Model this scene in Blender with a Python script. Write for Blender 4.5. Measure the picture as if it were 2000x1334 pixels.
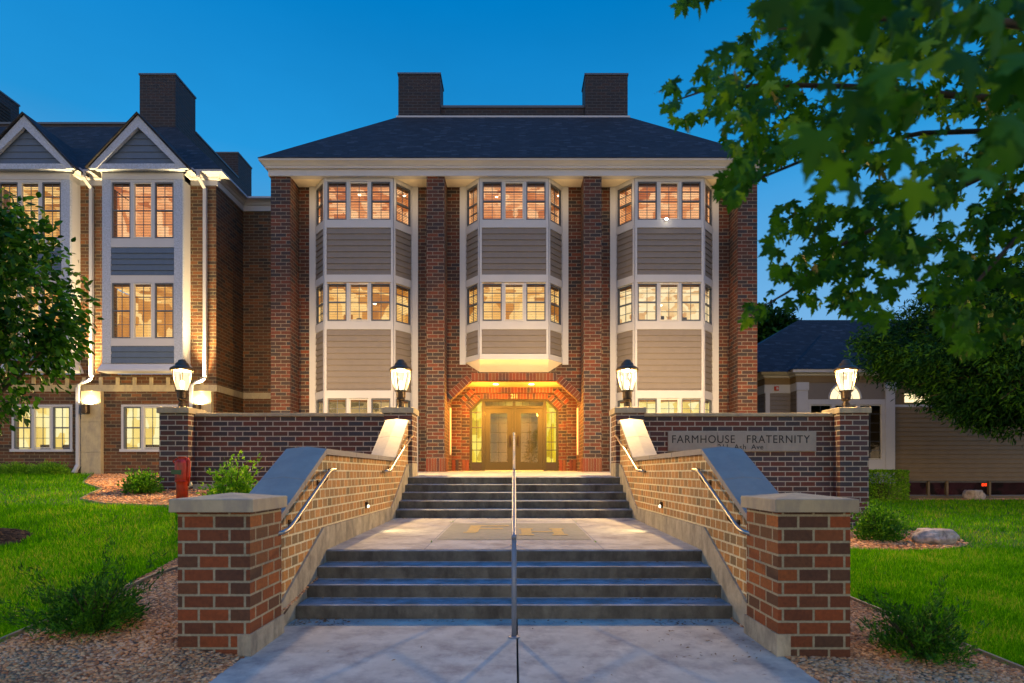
import bpy, math, random
import numpy as np
from mathutils import Vector, Matrix

R = math.radians
random.seed(7)
rng = np.random.default_rng(11)
S = bpy.context.scene
C = S.collection
for o in list(bpy.data.objects):
    bpy.data.objects.remove(o)

# ------------------------------------------------------------------ camera
F = 1160.0            # focal length in pixels of a 2000 px wide frame
VX, VY = 1004.0, 923.0
EYE = 1.40
cam_d = bpy.data.cameras.new("camera")
cam = bpy.data.objects.new("camera", cam_d)
C.objects.link(cam)
cam.location = (0, 0, EYE)
cam.rotation_euler = (R(90), 0, 0)
cam_d.sensor_width = 36.0
cam_d.lens = 36.0 * F / 2000.0
cam_d.shift_x = -(VX - 1000.0) / 2000.0
cam_d.shift_y = (VY - 667.0) / 2000.0
cam_d.clip_start = 0.05
cam_d.clip_end = 2000
cam_d.dof.use_dof = True
cam_d.dof.focus_distance = 9.0
cam_d.dof.aperture_fstop = 1.7
S.camera = cam

def at(px, py, Y):
    return Vector(((px - VX) / F * Y, Y, EYE + (VY - py) / F * Y))

# ------------------------------------------------------------------ world: dusk sky, glow of the west behind the camera
W = bpy.data.worlds.new("World")
S.world = W
W.use_nodes = True
nt = W.node_tree
nt.nodes.clear()
def N(t, **k):
    n = nt.nodes.new(t)
    for a, b in k.items():
        setattr(n, a, b)
    return n
wo = N('ShaderNodeOutputWorld')
bg = N('ShaderNodeBackground')
tc = N('ShaderNodeTexCoord')
sp = N('ShaderNodeSeparateXYZ')
nt.links.new(tc.outputs['Generated'], sp.inputs[0])
ramp = N('ShaderNodeValToRGB')
cr = ramp.color_ramp
cr.elements[0].position = 0.0
cr.elements[0].color = (0.26, 0.46, 0.76, 1)
cr.elements[1].position = 1.0
cr.elements[1].color = (0.0, 0.28, 1.02, 1)
for p, c in ((0.16, (0.22, 0.47, 0.79, 1)), (0.30, (0.135, 0.42, 0.77, 1)), (0.45, (0.018, 0.31, 0.72, 1)), (0.62, (0.0, 0.215, 0.60, 1))):
    e = cr.elements.new(p)
    e.color = c
nt.links.new(sp.outputs['Z'], ramp.inputs[0])
# glow low in the sky on the other side of the street (behind the camera)
m1 = N('ShaderNodeMapRange'); m1.inputs['From Min'].default_value = 0.15; m1.inputs['From Max'].default_value = -0.75
nt.links.new(sp.outputs['Y'], m1.inputs['Value'])
m2 = N('ShaderNodeMapRange'); m2.inputs['From Min'].default_value = 0.42; m2.inputs['From Max'].default_value = 0.05
nt.links.new(sp.outputs['Z'], m2.inputs['Value'])
mm = N('ShaderNodeMath', operation='MULTIPLY')
nt.links.new(m1.outputs[0], mm.inputs[0]); nt.links.new(m2.outputs[0], mm.inputs[1])
mix = N('ShaderNodeMix', data_type='RGBA')
nt.links.new(mm.outputs[0], mix.inputs['Factor'])
sn = N('ShaderNodeTexNoise'); sn.inputs['Scale'].default_value = 1.6; sn.inputs['Detail'].default_value = 5; sn.inputs['Roughness'].default_value = 0.55
smap = N('ShaderNodeMapping'); smap.inputs['Scale'].default_value = (1.0, 1.0, 2.6)
nt.links.new(tc.outputs['Generated'], smap.inputs[0]); nt.links.new(smap.outputs[0], sn.inputs['Vector'])
sr = N('ShaderNodeMapRange'); sr.inputs['From Min'].default_value = 0.3; sr.inputs['From Max'].default_value = 0.7; sr.inputs['To Min'].default_value = 0.92; sr.inputs['To Max'].default_value = 1.10
nt.links.new(sn.outputs[0], sr.inputs['Value'])
svm = N('ShaderNodeVectorMath', operation='SCALE')
nt.links.new(ramp.outputs[0], svm.inputs[0]); nt.links.new(sr.outputs[0], svm.inputs['Scale'])
nt.links.new(svm.outputs[0], mix.inputs['A'])
mix.inputs['B'].default_value = (2.6, 1.85, 1.08, 1)
nt.links.new(mix.outputs['Result'], bg.inputs[0])
bg.inputs[1].default_value = 0.95
nt.links.new(bg.outputs[0], wo.inputs[0])

S.render.engine = 'CYCLES'
S.view_settings.view_transform = 'Standard'
S.view_settings.look = 'None'
S.view_settings.exposure = 0.0
S.view_settings.gamma = 1.0
S.cycles.max_bounces = 8
S.cycles.transparent_max_bounces = 24
S.cycles.caustics_reflective = False
S.cycles.caustics_refractive = False
S.cycles.sample_clamp_indirect = 4.0

WARM = (1.0, 0.66, 0.28)
def lamp_light(name, kind, loc, power, color=WARM, size=0.08, parent=None, rot=None, spot=None, blend=0.5, spec=1.0):
    d = bpy.data.lights.new(name, kind)
    d.specular_factor = spec
    d.energy = power
    d.color = color
    d.shadow_soft_size = size
    if spot:
        d.spot_size = R(spot); d.spot_blend = blend
    o = bpy.data.objects.new(name, d)
    C.objects.link(o)
    o.location = loc
    if rot:
        o.rotation_euler = rot
    if parent:
        o.parent = parent
    return o

# ------------------------------------------------------------------ materials
def new_mat(name):
    m = bpy.data.materials.new(name)
    m.use_nodes = True
    t = m.node_tree
    t.nodes.clear()
    out = t.nodes.new('ShaderNodeOutputMaterial')
    b = t.nodes.new('ShaderNodeBsdfPrincipled')
    t.links.new(b.outputs[0], out.inputs[0])
    return m, t, b, out

def nd(t, typ, **k):
    n = t.nodes.new(typ)
    for a, b in k.items():
        setattr(n, a, b)
    return n

def ramp_node(t, stops, interp='LINEAR'):
    r = nd(t, 'ShaderNodeValToRGB')
    r.color_ramp.interpolation = interp
    e = r.color_ramp.elements
    e[0].position = stops[0][0]; e[0].color = (*stops[0][1], 1)
    e[1].position = stops[-1][0]; e[1].color = (*stops[-1][1], 1)
    for p, c in stops[1:-1]:
        x = e.new(p); x.color = (*c, 1)
    return r

def simple(name, col, rough=0.6, metal=0.0, noise=0.0, nscale=8.0, bump=0.0, bscale=60.0, spec=0.5, wear=None, wscale=2.0):
    m, t, b, out = new_mat(name)
    b.inputs['Roughness'].default_value = rough
    b.inputs['Metallic'].default_value = metal
    b.inputs['Specular IOR Level'].default_value = spec
    tcn = nd(t, 'ShaderNodeTexCoord')
    if noise > 0:
        n = nd(t, 'ShaderNodeTexNoise'); n.inputs['Scale'].default_value = nscale; n.inputs['Detail'].default_value = 8; n.inputs['Roughness'].default_value = 0.65
        t.links.new(tcn.outputs['Object'], n.inputs['Vector'])
        lo = tuple(c * (1 - noise) for c in col); hi = tuple(min(1, c * (1 + noise)) for c in col)
        r = ramp_node(t, [(0.3, lo), (0.7, hi)])
        t.links.new(n.outputs[0], r.inputs[0])
        last = r.outputs[0]
        if wear:
            n2 = nd(t, 'ShaderNodeTexNoise'); n2.inputs['Scale'].default_value = wscale; n2.inputs['Detail'].default_value = 10
            n2.inputs['Roughness'].default_value = 0.7
            mp = nd(t, 'ShaderNodeMapping'); mp.inputs['Scale'].default_value = (1.6, 1.6, 0.7)
            t.links.new(tcn.outputs['Object'], mp.inputs[0]); t.links.new(mp.outputs[0], n2.inputs['Vector'])
            r2 = ramp_node(t, [(0.45, (0, 0, 0)), (0.68, (1, 1, 1))])
            t.links.new(n2.outputs[0], r2.inputs[0])
            mx = nd(t, 'ShaderNodeMix', data_type='RGBA')
            t.links.new(r2.outputs[0], mx.inputs['Factor']); t.links.new(last, mx.inputs['A'])
            mx.inputs['B'].default_value = (*wear, 1)
            last = mx.outputs['Result']
        t.links.new(last, b.inputs['Base Color'])
    else:
        b.inputs['Base Color'].default_value = (*col, 1)
    if bump > 0:
        n = nd(t, 'ShaderNodeTexNoise'); n.inputs['Scale'].default_value = bscale; n.inputs['Detail'].default_value = 6
        t.links.new(tcn.outputs['Object'], n.inputs['Vector'])
        bp = nd(t, 'ShaderNodeBump'); bp.inputs['Strength'].default_value = bump; bp.inputs['Distance'].default_value = 0.01
        t.links.new(n.outputs[0], bp.inputs['Height']); t.links.new(bp.outputs[0], b.inputs['Normal'])
    return m

def brick_mat(name, bw, bh, cols, mortar=(0.36, 0.34, 0.29), ms=0.011, rot=False, grain=0.25, off=(0, 0), half=0.5):
    m, t, b, out = new_mat(name)
    uv = nd(t, 'ShaderNodeUVMap')
    mp = nd(t, 'ShaderNodeMapping'); mp.inputs['Location'].default_value = (off[0], off[1], 0)
    t.links.new(uv.outputs[0], mp.inputs[0])
    br = nd(t, 'ShaderNodeTexBrick', offset=half, squash=1.0)
    br.inputs['Scale'].default_value = 1.0
    br.inputs['Brick Width'].default_value = bw
    br.inputs['Row Height'].default_value = bh
    br.inputs['Mortar Size'].default_value = ms
    br.inputs['Mortar Smooth'].default_value = 0.15
    br.inputs['Color1'].default_value = (0, 0, 0, 1)
    br.inputs['Color2'].default_value = (1, 1, 1, 1)
    br.inputs['Mortar'].default_value = (0.5, 0.5, 0.5, 1)
    t.links.new(mp.outputs[0], br.inputs['Vector'])
    k = len(cols)
    rp = ramp_node(t, [(i / (k - 1), c) for i, c in enumerate(cols)], 'LINEAR')
    t.links.new(br.outputs['Color'], rp.inputs[0])
    tcn = nd(t, 'ShaderNodeTexCoord')
    n = nd(t, 'ShaderNodeTexNoise'); n.inputs['Scale'].default_value = 38; n.inputs['Detail'].default_value = 8; n.inputs['Roughness'].default_value = 0.7
    t.links.new(tcn.outputs['Object'], n.inputs['Vector'])
    n3 = nd(t, 'ShaderNodeTexNoise'); n3.inputs['Scale'].default_value = 1.3; n3.inputs['Detail'].default_value = 5
    t.links.new(tcn.outputs['Object'], n3.inputs['Vector'])
    ad = nd(t, 'ShaderNodeMath', operation='MULTIPLY_ADD'); ad.inputs[1].default_value = 0.6; 
    t.links.new(n3.outputs[0], ad.inputs[0]); t.links.new(n.outputs[0], ad.inputs[2])
    g = nd(t, 'ShaderNodeMapRange'); g.inputs['From Min'].default_value = 0.55; g.inputs['From Max'].default_value = 1.05
    g.inputs['To Min'].default_value = 1 - grain; g.inputs['To Max'].default_value = 1 + grain
    t.links.new(ad.outputs[0], g.inputs['Value'])
    mx = nd(t, 'ShaderNodeMix', data_type='RGBA')
    t.links.new(br.outputs['Fac'], mx.inputs['Factor']); t.links.new(rp.outputs[0], mx.inputs['A']); mx.inputs['B'].default_value = (*mortar, 1)
    vm = nd(t, 'ShaderNodeVectorMath', operation='SCALE')
    t.links.new(mx.outputs['Result'], vm.inputs[0]); t.links.new(g.outputs[0], vm.inputs['Scale'])
    t.links.new(vm.outputs[0], b.inputs['Base Color'])
    b.inputs['Roughness'].default_value = 0.72
    inv = nd(t, 'ShaderNodeMath', operation='MULTIPLY_ADD'); inv.inputs[1].default_value = -1.0; inv.inputs[2].default_value = 1.0
    t.links.new(br.outputs['Fac'], inv.inputs[0])
    h = nd(t, 'ShaderNodeMath', operation='MULTIPLY_ADD'); h.inputs[1].default_value = 0.25
    t.links.new(n.outputs[0], h.inputs[0]); t.links.new(inv.outputs[0], h.inputs[2])
    bp = nd(t, 'ShaderNodeBump'); bp.inputs['Strength'].default_value = 0.7; bp.inputs['Distance'].default_value = 0.006
    t.links.new(h.outputs[0], bp.inputs['Height']); t.links.new(bp.outputs[0], b.inputs['Normal'])
    return m

def emit(name, col, strength=1.0):
    m, t, b, out = new_mat(name)
    t.nodes.remove(b)
    e = nd(t, 'ShaderNodeEmission'); e.inputs[0].default_value = (*col, 1); e.inputs[1].default_value = strength
    t.links.new(e.outputs[0], out.inputs[0])
    return m

def island(name, stops, rough=0.6, trans=0.0, spec=0.3, bump=0.0):
    m, t, b, out = new_mat(name)
    gi = nd(t, 'ShaderNodeNewGeometry')
    rp = ramp_node(t, stops)
    tcn = nd(t, 'ShaderNodeTexCoord'); nz = nd(t, 'ShaderNodeTexNoise'); nz.inputs['Scale'].default_value = 1.1; nz.inputs['Detail'].default_value = 4
    t.links.new(tcn.outputs['Object'], nz.inputs['Vector'])
    am = nd(t, 'ShaderNodeMath', operation='MULTIPLY_ADD'); am.inputs[1].default_value = 1.5; am.inputs[2].default_value = -0.75
    t.links.new(nz.outputs[0], am.inputs[0])
    aa = nd(t, 'ShaderNodeMath', operation='ADD', use_clamp=True)
    t.links.new(am.outputs[0], aa.inputs[0]); t.links.new(gi.outputs['Random Per Island'], aa.inputs[1])
    t.links.new(aa.outputs[0], rp.inputs[0])
    t.links.new(rp.outputs[0], b.inputs['Base Color'])
    b.inputs['Roughness'].default_value = rough
    b.inputs['Specular IOR Level'].default_value = spec
    if trans > 0:
        tr = nd(t, 'ShaderNodeBsdfTranslucent')
        sc = nd(t, 'ShaderNodeVectorMath', operation='MULTIPLY'); sc.inputs[1].default_value = (1.5, 1.5, 0.5)
        t.links.new(rp.outputs[0], sc.inputs[0]); t.links.new(sc.outputs[0], tr.inputs[0])
        ms = nd(t, 'ShaderNodeMixShader'); ms.inputs[0].default_value = trans
        t.links.new(b.outputs[0], ms.inputs[1]); t.links.new(tr.outputs[0], ms.inputs[2]); t.links.new(ms.outputs[0], out.inputs[0])
    return m

M = {}
M['brick_rear'] = brick_mat('dark_brick', 0.305, 0.1016, [(0.035, 0.038, 0.055), (0.040, 0.030, 0.034), (0.085, 0.030, 0.022), (0.125, 0.034, 0.022), (0.045, 0.040, 0.055), (0.10, 0.036, 0.026)])
M['brick_pier'] = brick_mat('pier_brick', 0.235, 0.1016, [(0.042, 0.030, 0.024), (0.115, 0.034, 0.013), (0.22, 0.052, 0.012), (0.15, 0.040, 0.012), (0.065, 0.034, 0.020), (0.27, 0.074, 0.014)], grain=0.4, mortar=(0.29, 0.275, 0.19), ms=0.0095, off=(0.06, 0.045))
M['brick_main'] = brick_mat('red_brick', 0.305, 0.1016, [(0.011, 0.013, 0.027), (0.038, 0.012, 0.009), (0.095, 0.019, 0.008), (0.055, 0.015, 0.008), (0.015, 0.013, 0.019), (0.135, 0.030, 0.010)], grain=0.4, mortar=(0.17, 0.15, 0.13), ms=0.009)
M['brick_wing'] = brick_mat('brown_brick', 0.305, 0.1016, [(0.028, 0.022, 0.018), (0.085, 0.036, 0.014), (0.13, 0.046, 0.014), (0.050, 0.028, 0.017), (0.18, 0.066, 0.018)], mortar=(0.17, 0.15, 0.10), ms=0.009)
M['brick_wall_lit'] = brick_mat('stair_brick_lit', 0.165, 0.1016, [(0.20, 0.145, 0.07), (0.38, 0.21, 0.07), (0.48, 0.225, 0.06), (0.31, 0.19, 0.08), (0.55, 0.28, 0.09)], mortar=(0.72, 0.66, 0.42), grain=0.35, ms=0.010)  # same brick, with golden lamplight put into its colours
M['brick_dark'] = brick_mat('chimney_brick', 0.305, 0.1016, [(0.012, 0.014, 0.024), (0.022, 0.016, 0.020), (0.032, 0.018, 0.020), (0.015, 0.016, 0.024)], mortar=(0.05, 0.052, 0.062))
M['unit'] = island('brick_unit', [(0, (0.04, 0.035, 0.05)), (0.3, (0.11, 0.035, 0.028)), (0.6, (0.20, 0.05, 0.03)), (1, (0.15, 0.06, 0.035))], 0.75)
M['mortar'] = simple('mortar', (0.34, 0.31, 0.26), 0.9)
M['stone'] = simple('limestone', (0.42, 0.37, 0.25), 0.8, noise=0.12, nscale=5, bump=0.15, bscale=70, wear=(0.27, 0.25, 0.21), wscale=3)
M['coping'] = simple('cast_stone', (0.31, 0.30, 0.27), 0.72, noise=0.10, nscale=4, bump=0.12, bscale=90, wear=(0.27, 0.26, 0.24), wscale=2.4)
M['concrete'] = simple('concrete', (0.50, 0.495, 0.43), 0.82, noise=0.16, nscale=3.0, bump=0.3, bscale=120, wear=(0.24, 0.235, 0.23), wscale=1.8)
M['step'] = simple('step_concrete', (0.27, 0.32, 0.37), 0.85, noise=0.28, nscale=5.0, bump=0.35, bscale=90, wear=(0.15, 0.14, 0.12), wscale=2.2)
M['curb'] = simple('curb_concrete', (0.44, 0.40, 0.29), 0.88, noise=0.22, nscale=7, bump=0.45, bscale=45, wear=(0.20, 0.19, 0.15), wscale=3.5)
M['trim'] = simple('white_trim', (0.44, 0.47, 0.56), 0.5, noise=0.03, nscale=3)
M['stucco'] = simple('stucco_trim', (0.36, 0.43, 0.60), 0.8, noise=0.28, nscale=24, bump=1.0, bscale=32)
M['soffit'] = simple('soffit_paint', (0.72, 0.68, 0.60), 0.6, noise=0.05, nscale=3)
M['porch_paint'] = simple('porch_ceiling_paint', (0.40, 0.31, 0.17), 0.7, noise=0.05, nscale=3)
M['siding'] = simple('grey_siding', (0.175, 0.16, 0.16), 0.65, noise=0.08, nscale=6, wear=(0.18, 0.165, 0.16), wscale=1.3, bump=0.1, bscale=40)
M['siding_dark'] = simple('slate_siding', (0.075, 0.115, 0.20), 0.6, noise=0.08, nscale=6)
M['siding_brown'] = simple('taupe_siding', (0.17, 0.125, 0.072), 0.65, noise=0.10, nscale=3, bump=0.1, bscale=40)
M['sash'] = simple('sash_paint', (0.075, 0.095, 0.14), 0.4)
M['riser'] = simple('dark_riser', (0.15, 0.145, 0.115), 0.9, noise=0.35, nscale=6, bump=0.3, bscale=70, wear=(0.06, 0.055, 0.045), wscale=2.5)  # darker, browner concrete for the upright step faces
M['sashw'] = simple('white_sash', (0.55, 0.56, 0.57), 0.45)
M['blind'] = simple('blind_slat', (0.16, 0.085, 0.045), 0.6)
M['steel'] = simple('brushed_steel', (0.42, 0.41, 0.38), 0.42, metal=1.0, noise=0.12, nscale=30)
M['bluerail'] = simple('painted_rail', (0.22, 0.26, 0.32), 0.45, metal=0.2)
M['bronze'] = simple('bronze_casting', (0.045, 0.032, 0.022), 0.35, metal=0.6, noise=0.2, nscale=20)
M['door'] = simple('olive_door_paint', (0.030, 0.026, 0.004), 0.6, noise=0.05, nscale=4)
M['doorlite'] = simple('inner_door_panel', (0.13, 0.11, 0.02), 0.5, noise=0.05)
M['red'] = simple('red_enamel', (0.55, 0.035, 0.012), 0.38, noise=0.15, nscale=9, wear=(0.16, 0.02, 0.015), wscale=6, bump=0.1, bscale=40)
M['green_plate'] = simple('green_plate', (0.03, 0.10, 0.04), 0.5)
M['brass'] = simple('brass', (0.75, 0.62, 0.38), 0.45, metal=0.2)
M['ink'] = simple('sign_ink', (0.015, 0.017, 0.022), 0.7)
M['paint_panel'] = simple('worn_green_paint', (0.235, 0.26, 0.20), 0.8, noise=0.15, nscale=10, wear=(0.32, 0.31, 0.27), wscale=8)
M['paint_gold'] = simple('worn_gold_paint', (0.52, 0.38, 0.13), 0.8, noise=0.12, nscale=14, wear=(0.36, 0.30, 0.18), wscale=9)
M['joint'] = simple('joint_filler', (0.05, 0.05, 0.048), 0.9)
M['edging'] = simple('edging_strip', (0.20, 0.18, 0.13), 0.7, noise=0.3)
M['bark'] = simple('bark', (0.06, 0.045, 0.03), 0.9, noise=0.3, nscale=20, bump=0.8, bscale=30)
M['mulch'] = island('mulch_chip', [(0, (0.03, 0.017, 0.011)), (0.6, (0.07, 0.040, 0.024)), (1, (0.11, 0.065, 0.04))], 0.9)
M['litter'] = island('dry_leaf', [(0, (0.09, 0.045, 0.02)), (0.6, (0.17, 0.09, 0.035)), (1, (0.36, 0.22, 0.10))], 0.9)
M['pebble'] = island('pebble', [(0, (0.28, 0.11, 0.045)), (0.3, (0.75, 0.34, 0.13)), (0.55, (0.42, 0.22, 0.12)), (0.8, (0.88, 0.50, 0.22)), (1, (0.70, 0.46, 0.30))], 0.8)
M['grass'] = island('grass_blade', [(0, (0.040, 0.18, 0.002)), (0.5, (0.085, 0.34, 0.003)), (0.93, (0.24, 0.56, 0.008)), (1, (0.40, 0.45, 0.06))], 0.8, trans=0.35, spec=0.03)
M['maple'] = island('maple_leaf', [(0, (0.010, 0.055, 0.004)), (0.6, (0.026, 0.115, 0.005)), (0.92, (0.060, 0.18, 0.006)), (1, (0.13, 0.27, 0.010))], 0.55, trans=0.33, spec=0.15)
M['pear'] = island('glossy_leaf', [(0, (0.007, 0.042, 0.005)), (0.6, (0.016, 0.085, 0.007)), (1, (0.055, 0.19, 0.012))], 0.5, trans=0.25, spec=0.2)
M['locust'] = island('narrow_leaf', [(0, (0.004, 0.028, 0.010)), (0.6, (0.010, 0.055, 0.010)), (1, (0.045, 0.14, 0.010))], 0.6, trans=0.15, spec=0.1)
M['shrub'] = island('shrub_leaf', [(0, (0.02, 0.10, 0.006)), (0.6, (0.055, 0.20, 0.008)), (1, (0.16, 0.40, 0.015))], 0.6, trans=0.3)
M['shrub_bright'] = island('young_leaf', [(0, (0.05, 0.17, 0.008)), (0.5, (0.12, 0.34, 0.012)), (1, (0.28, 0.52, 0.03))], 0.6, trans=0.3)
M['yew'] = island('yew_needle', [(0, (0.010, 0.065, 0.006)), (0.6, (0.028, 0.13, 0.006)), (1, (0.10, 0.30, 0.010))], 0.6, trans=0.2)
M['rock'] = simple('granite', (0.50, 0.43, 0.38), 0.85, noise=0.4, nscale=9, bump=0.8, bscale=14, wear=(0.16, 0.13, 0.12), wscale=5)
M['dark'] = simple('dark_interior', (0.03, 0.026, 0.02), 0.9)
M['hood'] = simple('hood_metal', (0.10, 0.075, 0.045), 0.4, metal=0.7)

def roof_mat():
    m, t, b, out = new_mat('shingles')
    uv = nd(t, 'ShaderNodeUVMap')
    br = nd(t, 'ShaderNodeTexBrick', offset=0.37)
    for k, v in (('Scale', 1.0), ('Brick Width', 0.22), ('Row Height', 0.13), ('Mortar Size', 0.006), ('Mortar Smooth', 0.3)):
        br.inputs[k].default_value = v
    br.inputs['Color1'].default_value = (0, 0, 0, 1); br.inputs['Color2'].default_value = (1, 1, 1, 1); br.inputs['Mortar'].default_value = (0.1, 0.1, 0.1, 1)
    t.links.new(uv.outputs[0], br.inputs['Vector'])
    rp = ramp_node(t, [(0, (0.007, 0.008, 0.013)), (0.6, (0.012, 0.014, 0.022)), (0.9, (0.020, 0.024, 0.036)), (1, (0.040, 0.047, 0.062))])
    t.links.new(br.outputs['Color'], rp.inputs[0])
    tcn = nd(t, 'ShaderNodeTexCoord')
    n = nd(t, 'ShaderNodeTexNoise'); n.inputs['Scale'].default_value = 120; n.inputs['Detail'].default_value = 4
    t.links.new(tcn.outputs['Object'], n.inputs['Vector'])
    t.links.new(rp.outputs[0], b.inputs['Base Color'])
    b.inputs['Roughness'].default_value = 0.85
    h = nd(t, 'ShaderNodeMath', operation='MULTIPLY_ADD'); h.inputs[1].default_value = 0.3
    t.links.new(n.outputs[0], h.inputs[0]); t.links.new(br.outputs['Color'], h.inputs[2])
    bp = nd(t, 'ShaderNodeBump'); bp.inputs['Strength'].default_value = 0.8; bp.inputs['Distance'].default_value = 0.012
    t.links.new(h.outputs[0], bp.inputs['Height']); t.links.new(bp.outputs[0], b.inputs['Normal'])
    return m
M['roof'] = roof_mat()

def lawn_mat():
    m, t, b, out = new_mat('lawn_soil')
    tcn = nd(t, 'ShaderNodeTexCoord')
    n = nd(t, 'ShaderNodeTexNoise'); n.inputs['Scale'].default_value = 60; n.inputs['Detail'].default_value = 8
    t.links.new(tcn.outputs['Object'], n.inputs['Vector'])
    r = ramp_node(t, [(0.3, (0.018, 0.050, 0.004)), (0.7, (0.05, 0.12, 0.008))])
    t.links.new(n.outputs[0], r.inputs[0]); t.links.new(r.outputs[0], b.inputs['Base Color'])
    b.inputs['Roughness'].default_value = 0.9
    return m
M['lawn'] = lawn_mat()
M['gravel_base'] = simple('gravel_base', (0.20, 0.12, 0.07), 0.95, noise=0.5, nscale=45, bump=1.0, bscale=60)

def glass_mat(name, tint=(1, 1, 1), gl=0.05):
    m, t, b, out = new_mat(name)
    t.nodes.remove(b)
    tr = nd(t, 'ShaderNodeBsdfTransparent'); tr.inputs[0].default_value = (*tint, 1)
    g = nd(t, 'ShaderNodeBsdfGlossy'); g.inputs['Roughness'].default_value = 0.02
    fr = nd(t, 'ShaderNodeLayerWeight'); fr.inputs[0].default_value = 0.5
    pw = nd(t, 'ShaderNodeMath', operation='POWER'); pw.inputs[1].default_value = 4.0
    t.links.new(fr.outputs['Facing'], pw.inputs[0])
    fm = nd(t, 'ShaderNodeMath', operation='MULTIPLY_ADD'); fm.inputs[1].default_value = 0.5; fm.inputs[2].default_value = 0.04
    t.links.new(pw.outputs[0], fm.inputs[0])
    ms = nd(t, 'ShaderNodeMixShader')
    t.links.new(fm.outputs[0], ms.inputs[0]); t.links.new(tr.outputs[0], ms.inputs[1]); t.links.new(g.outputs[0], ms.inputs[2])
    t.links.new(ms.outputs[0], out.inputs[0])
    return m
M['glass'] = glass_mat('window_glass')

def room_mat(name, cols, seed, strength=1.0, scale=(1.1, 1.1, 0.8)):
    """lit room: walls, doors, shelves as big soft-edged blocks of different colour"""
    m, t, b, out = new_mat(name)
    t.nodes.remove(b)
    tcn = nd(t, 'ShaderNodeTexCoord')
    mp = nd(t, 'ShaderNodeMapping'); mp.inputs['Location'].default_value = (seed * 3.7, seed * 1.3, seed * 2.1); mp.inputs['Scale'].default_value = scale
    t.links.new(tcn.outputs['Object'], mp.inputs[0])
    v = nd(t, 'ShaderNodeTexVoronoi', distance='CHEBYCHEV'); v.inputs['Scale'].default_value = 2.3
    t.links.new(mp.outputs[0], v.inputs['Vector'])
    sx = nd(t, 'ShaderNodeSeparateColor'); t.links.new(v.outputs['Color'], sx.inputs[0])
    n = nd(t, 'ShaderNodeTexNoise'); n.inputs['Scale'].default_value = 1.7; n.inputs['Detail'].default_value = 3
    t.links.new(mp.outputs[0], n.inputs['Vector'])
    a = nd(t, 'ShaderNodeMath', operation='MULTIPLY_ADD'); a.inputs[1].default_value = 0.75
    t.links.new(sx.outputs[0], a.inputs[0]); 
    hh = nd(t, 'ShaderNodeMath', operation='MULTIPLY'); hh.inputs[1].default_value = 0.45
    t.links.new(n.outputs[0], hh.inputs[0]); t.links.new(hh.outputs[0], a.inputs[2])
    rp = ramp_node(t, cols)
    t.links.new(a.outputs[0], rp.inputs[0])
    e = nd(t, 'ShaderNodeEmission'); e.inputs[1].default_value = strength
    t.links.new(rp.outputs[0], e.inputs[0]); t.links.new(e.outputs[0], out.inputs[0])
    return m
ORANGE = [(0.10, (0.26, 0.045, 0.012)), (0.38, (0.60, 0.19, 0.055)), (0.60, (0.78, 0.32, 0.12)), (0.90, (0.95, 0.52, 0.24))]
AMBER = [(0.10, (0.22, 0.055, 0.01)), (0.38, (0.58, 0.23, 0.04)), (0.60, (0.82, 0.43, 0.11)), (0.90, (0.98, 0.62, 0.22))]
CREAM = [(0.10, (0.45, 0.16, 0.05)), (0.35, (0.85, 0.50, 0.20)), (0.60, (1.0, 0.75, 0.38)), (0.85, (1.1, 0.85, 0.48))]
YELLOW = [(0.05, (0.60, 0.35, 0.06)), (0.35, (0.90, 0.66, 0.16)), (0.60, (1.0, 0.82, 0.30)), (0.85, (1.0, 0.9, 0.45))]
for i in range(4):
    M['room_o%d' % i] = room_mat('lit_room_orange', ORANGE, i + 1.3, 1.45)
    M['room_a%d' % i] = room_mat('lit_room_amber', AMBER, i + 5.1, 1.25)
M['room_c'] = room_mat('lit_room_cream', CREAM, 9.2, 1.0, (2.0, 2.0, 2.2))
M['room_y'] = room_mat('lit_room_yellow', YELLOW, 3.2, 1.0, (0.8, 0.8, 0.5))
M['room_g'] = room_mat('lit_room_dim', [(0.1, (0.10, 0.07, 0.03)), (0.5, (0.25, 0.17, 0.07)), (0.9, (0.55, 0.36, 0.14))], 6.4, 0.9)
M['foyer'] = room_mat('lit_foyer', [(0.1, (0.22, 0.13, 0.01)), (0.4, (0.75, 0.48, 0.02)), (0.6, (0.95, 0.70, 0.04)), (0.9, (1.0, 0.80, 0.12))], 4.4, 1.0, (2.0, 1.0, 0.8))
M['glow'] = emit('ceiling_lamp_glow', (1.0, 0.82, 0.50), 6.0)
M['glow_soft'] = emit('downlight_glow', (1.0, 0.85, 0.55), 8.0)
M['glow_white'] = emit('bright_room', (1.0, 0.80, 0.45), 1.6)
M['exit_red'] = emit('exit_letters', (1.0, 0.05, 0.01), 2.5)

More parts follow.
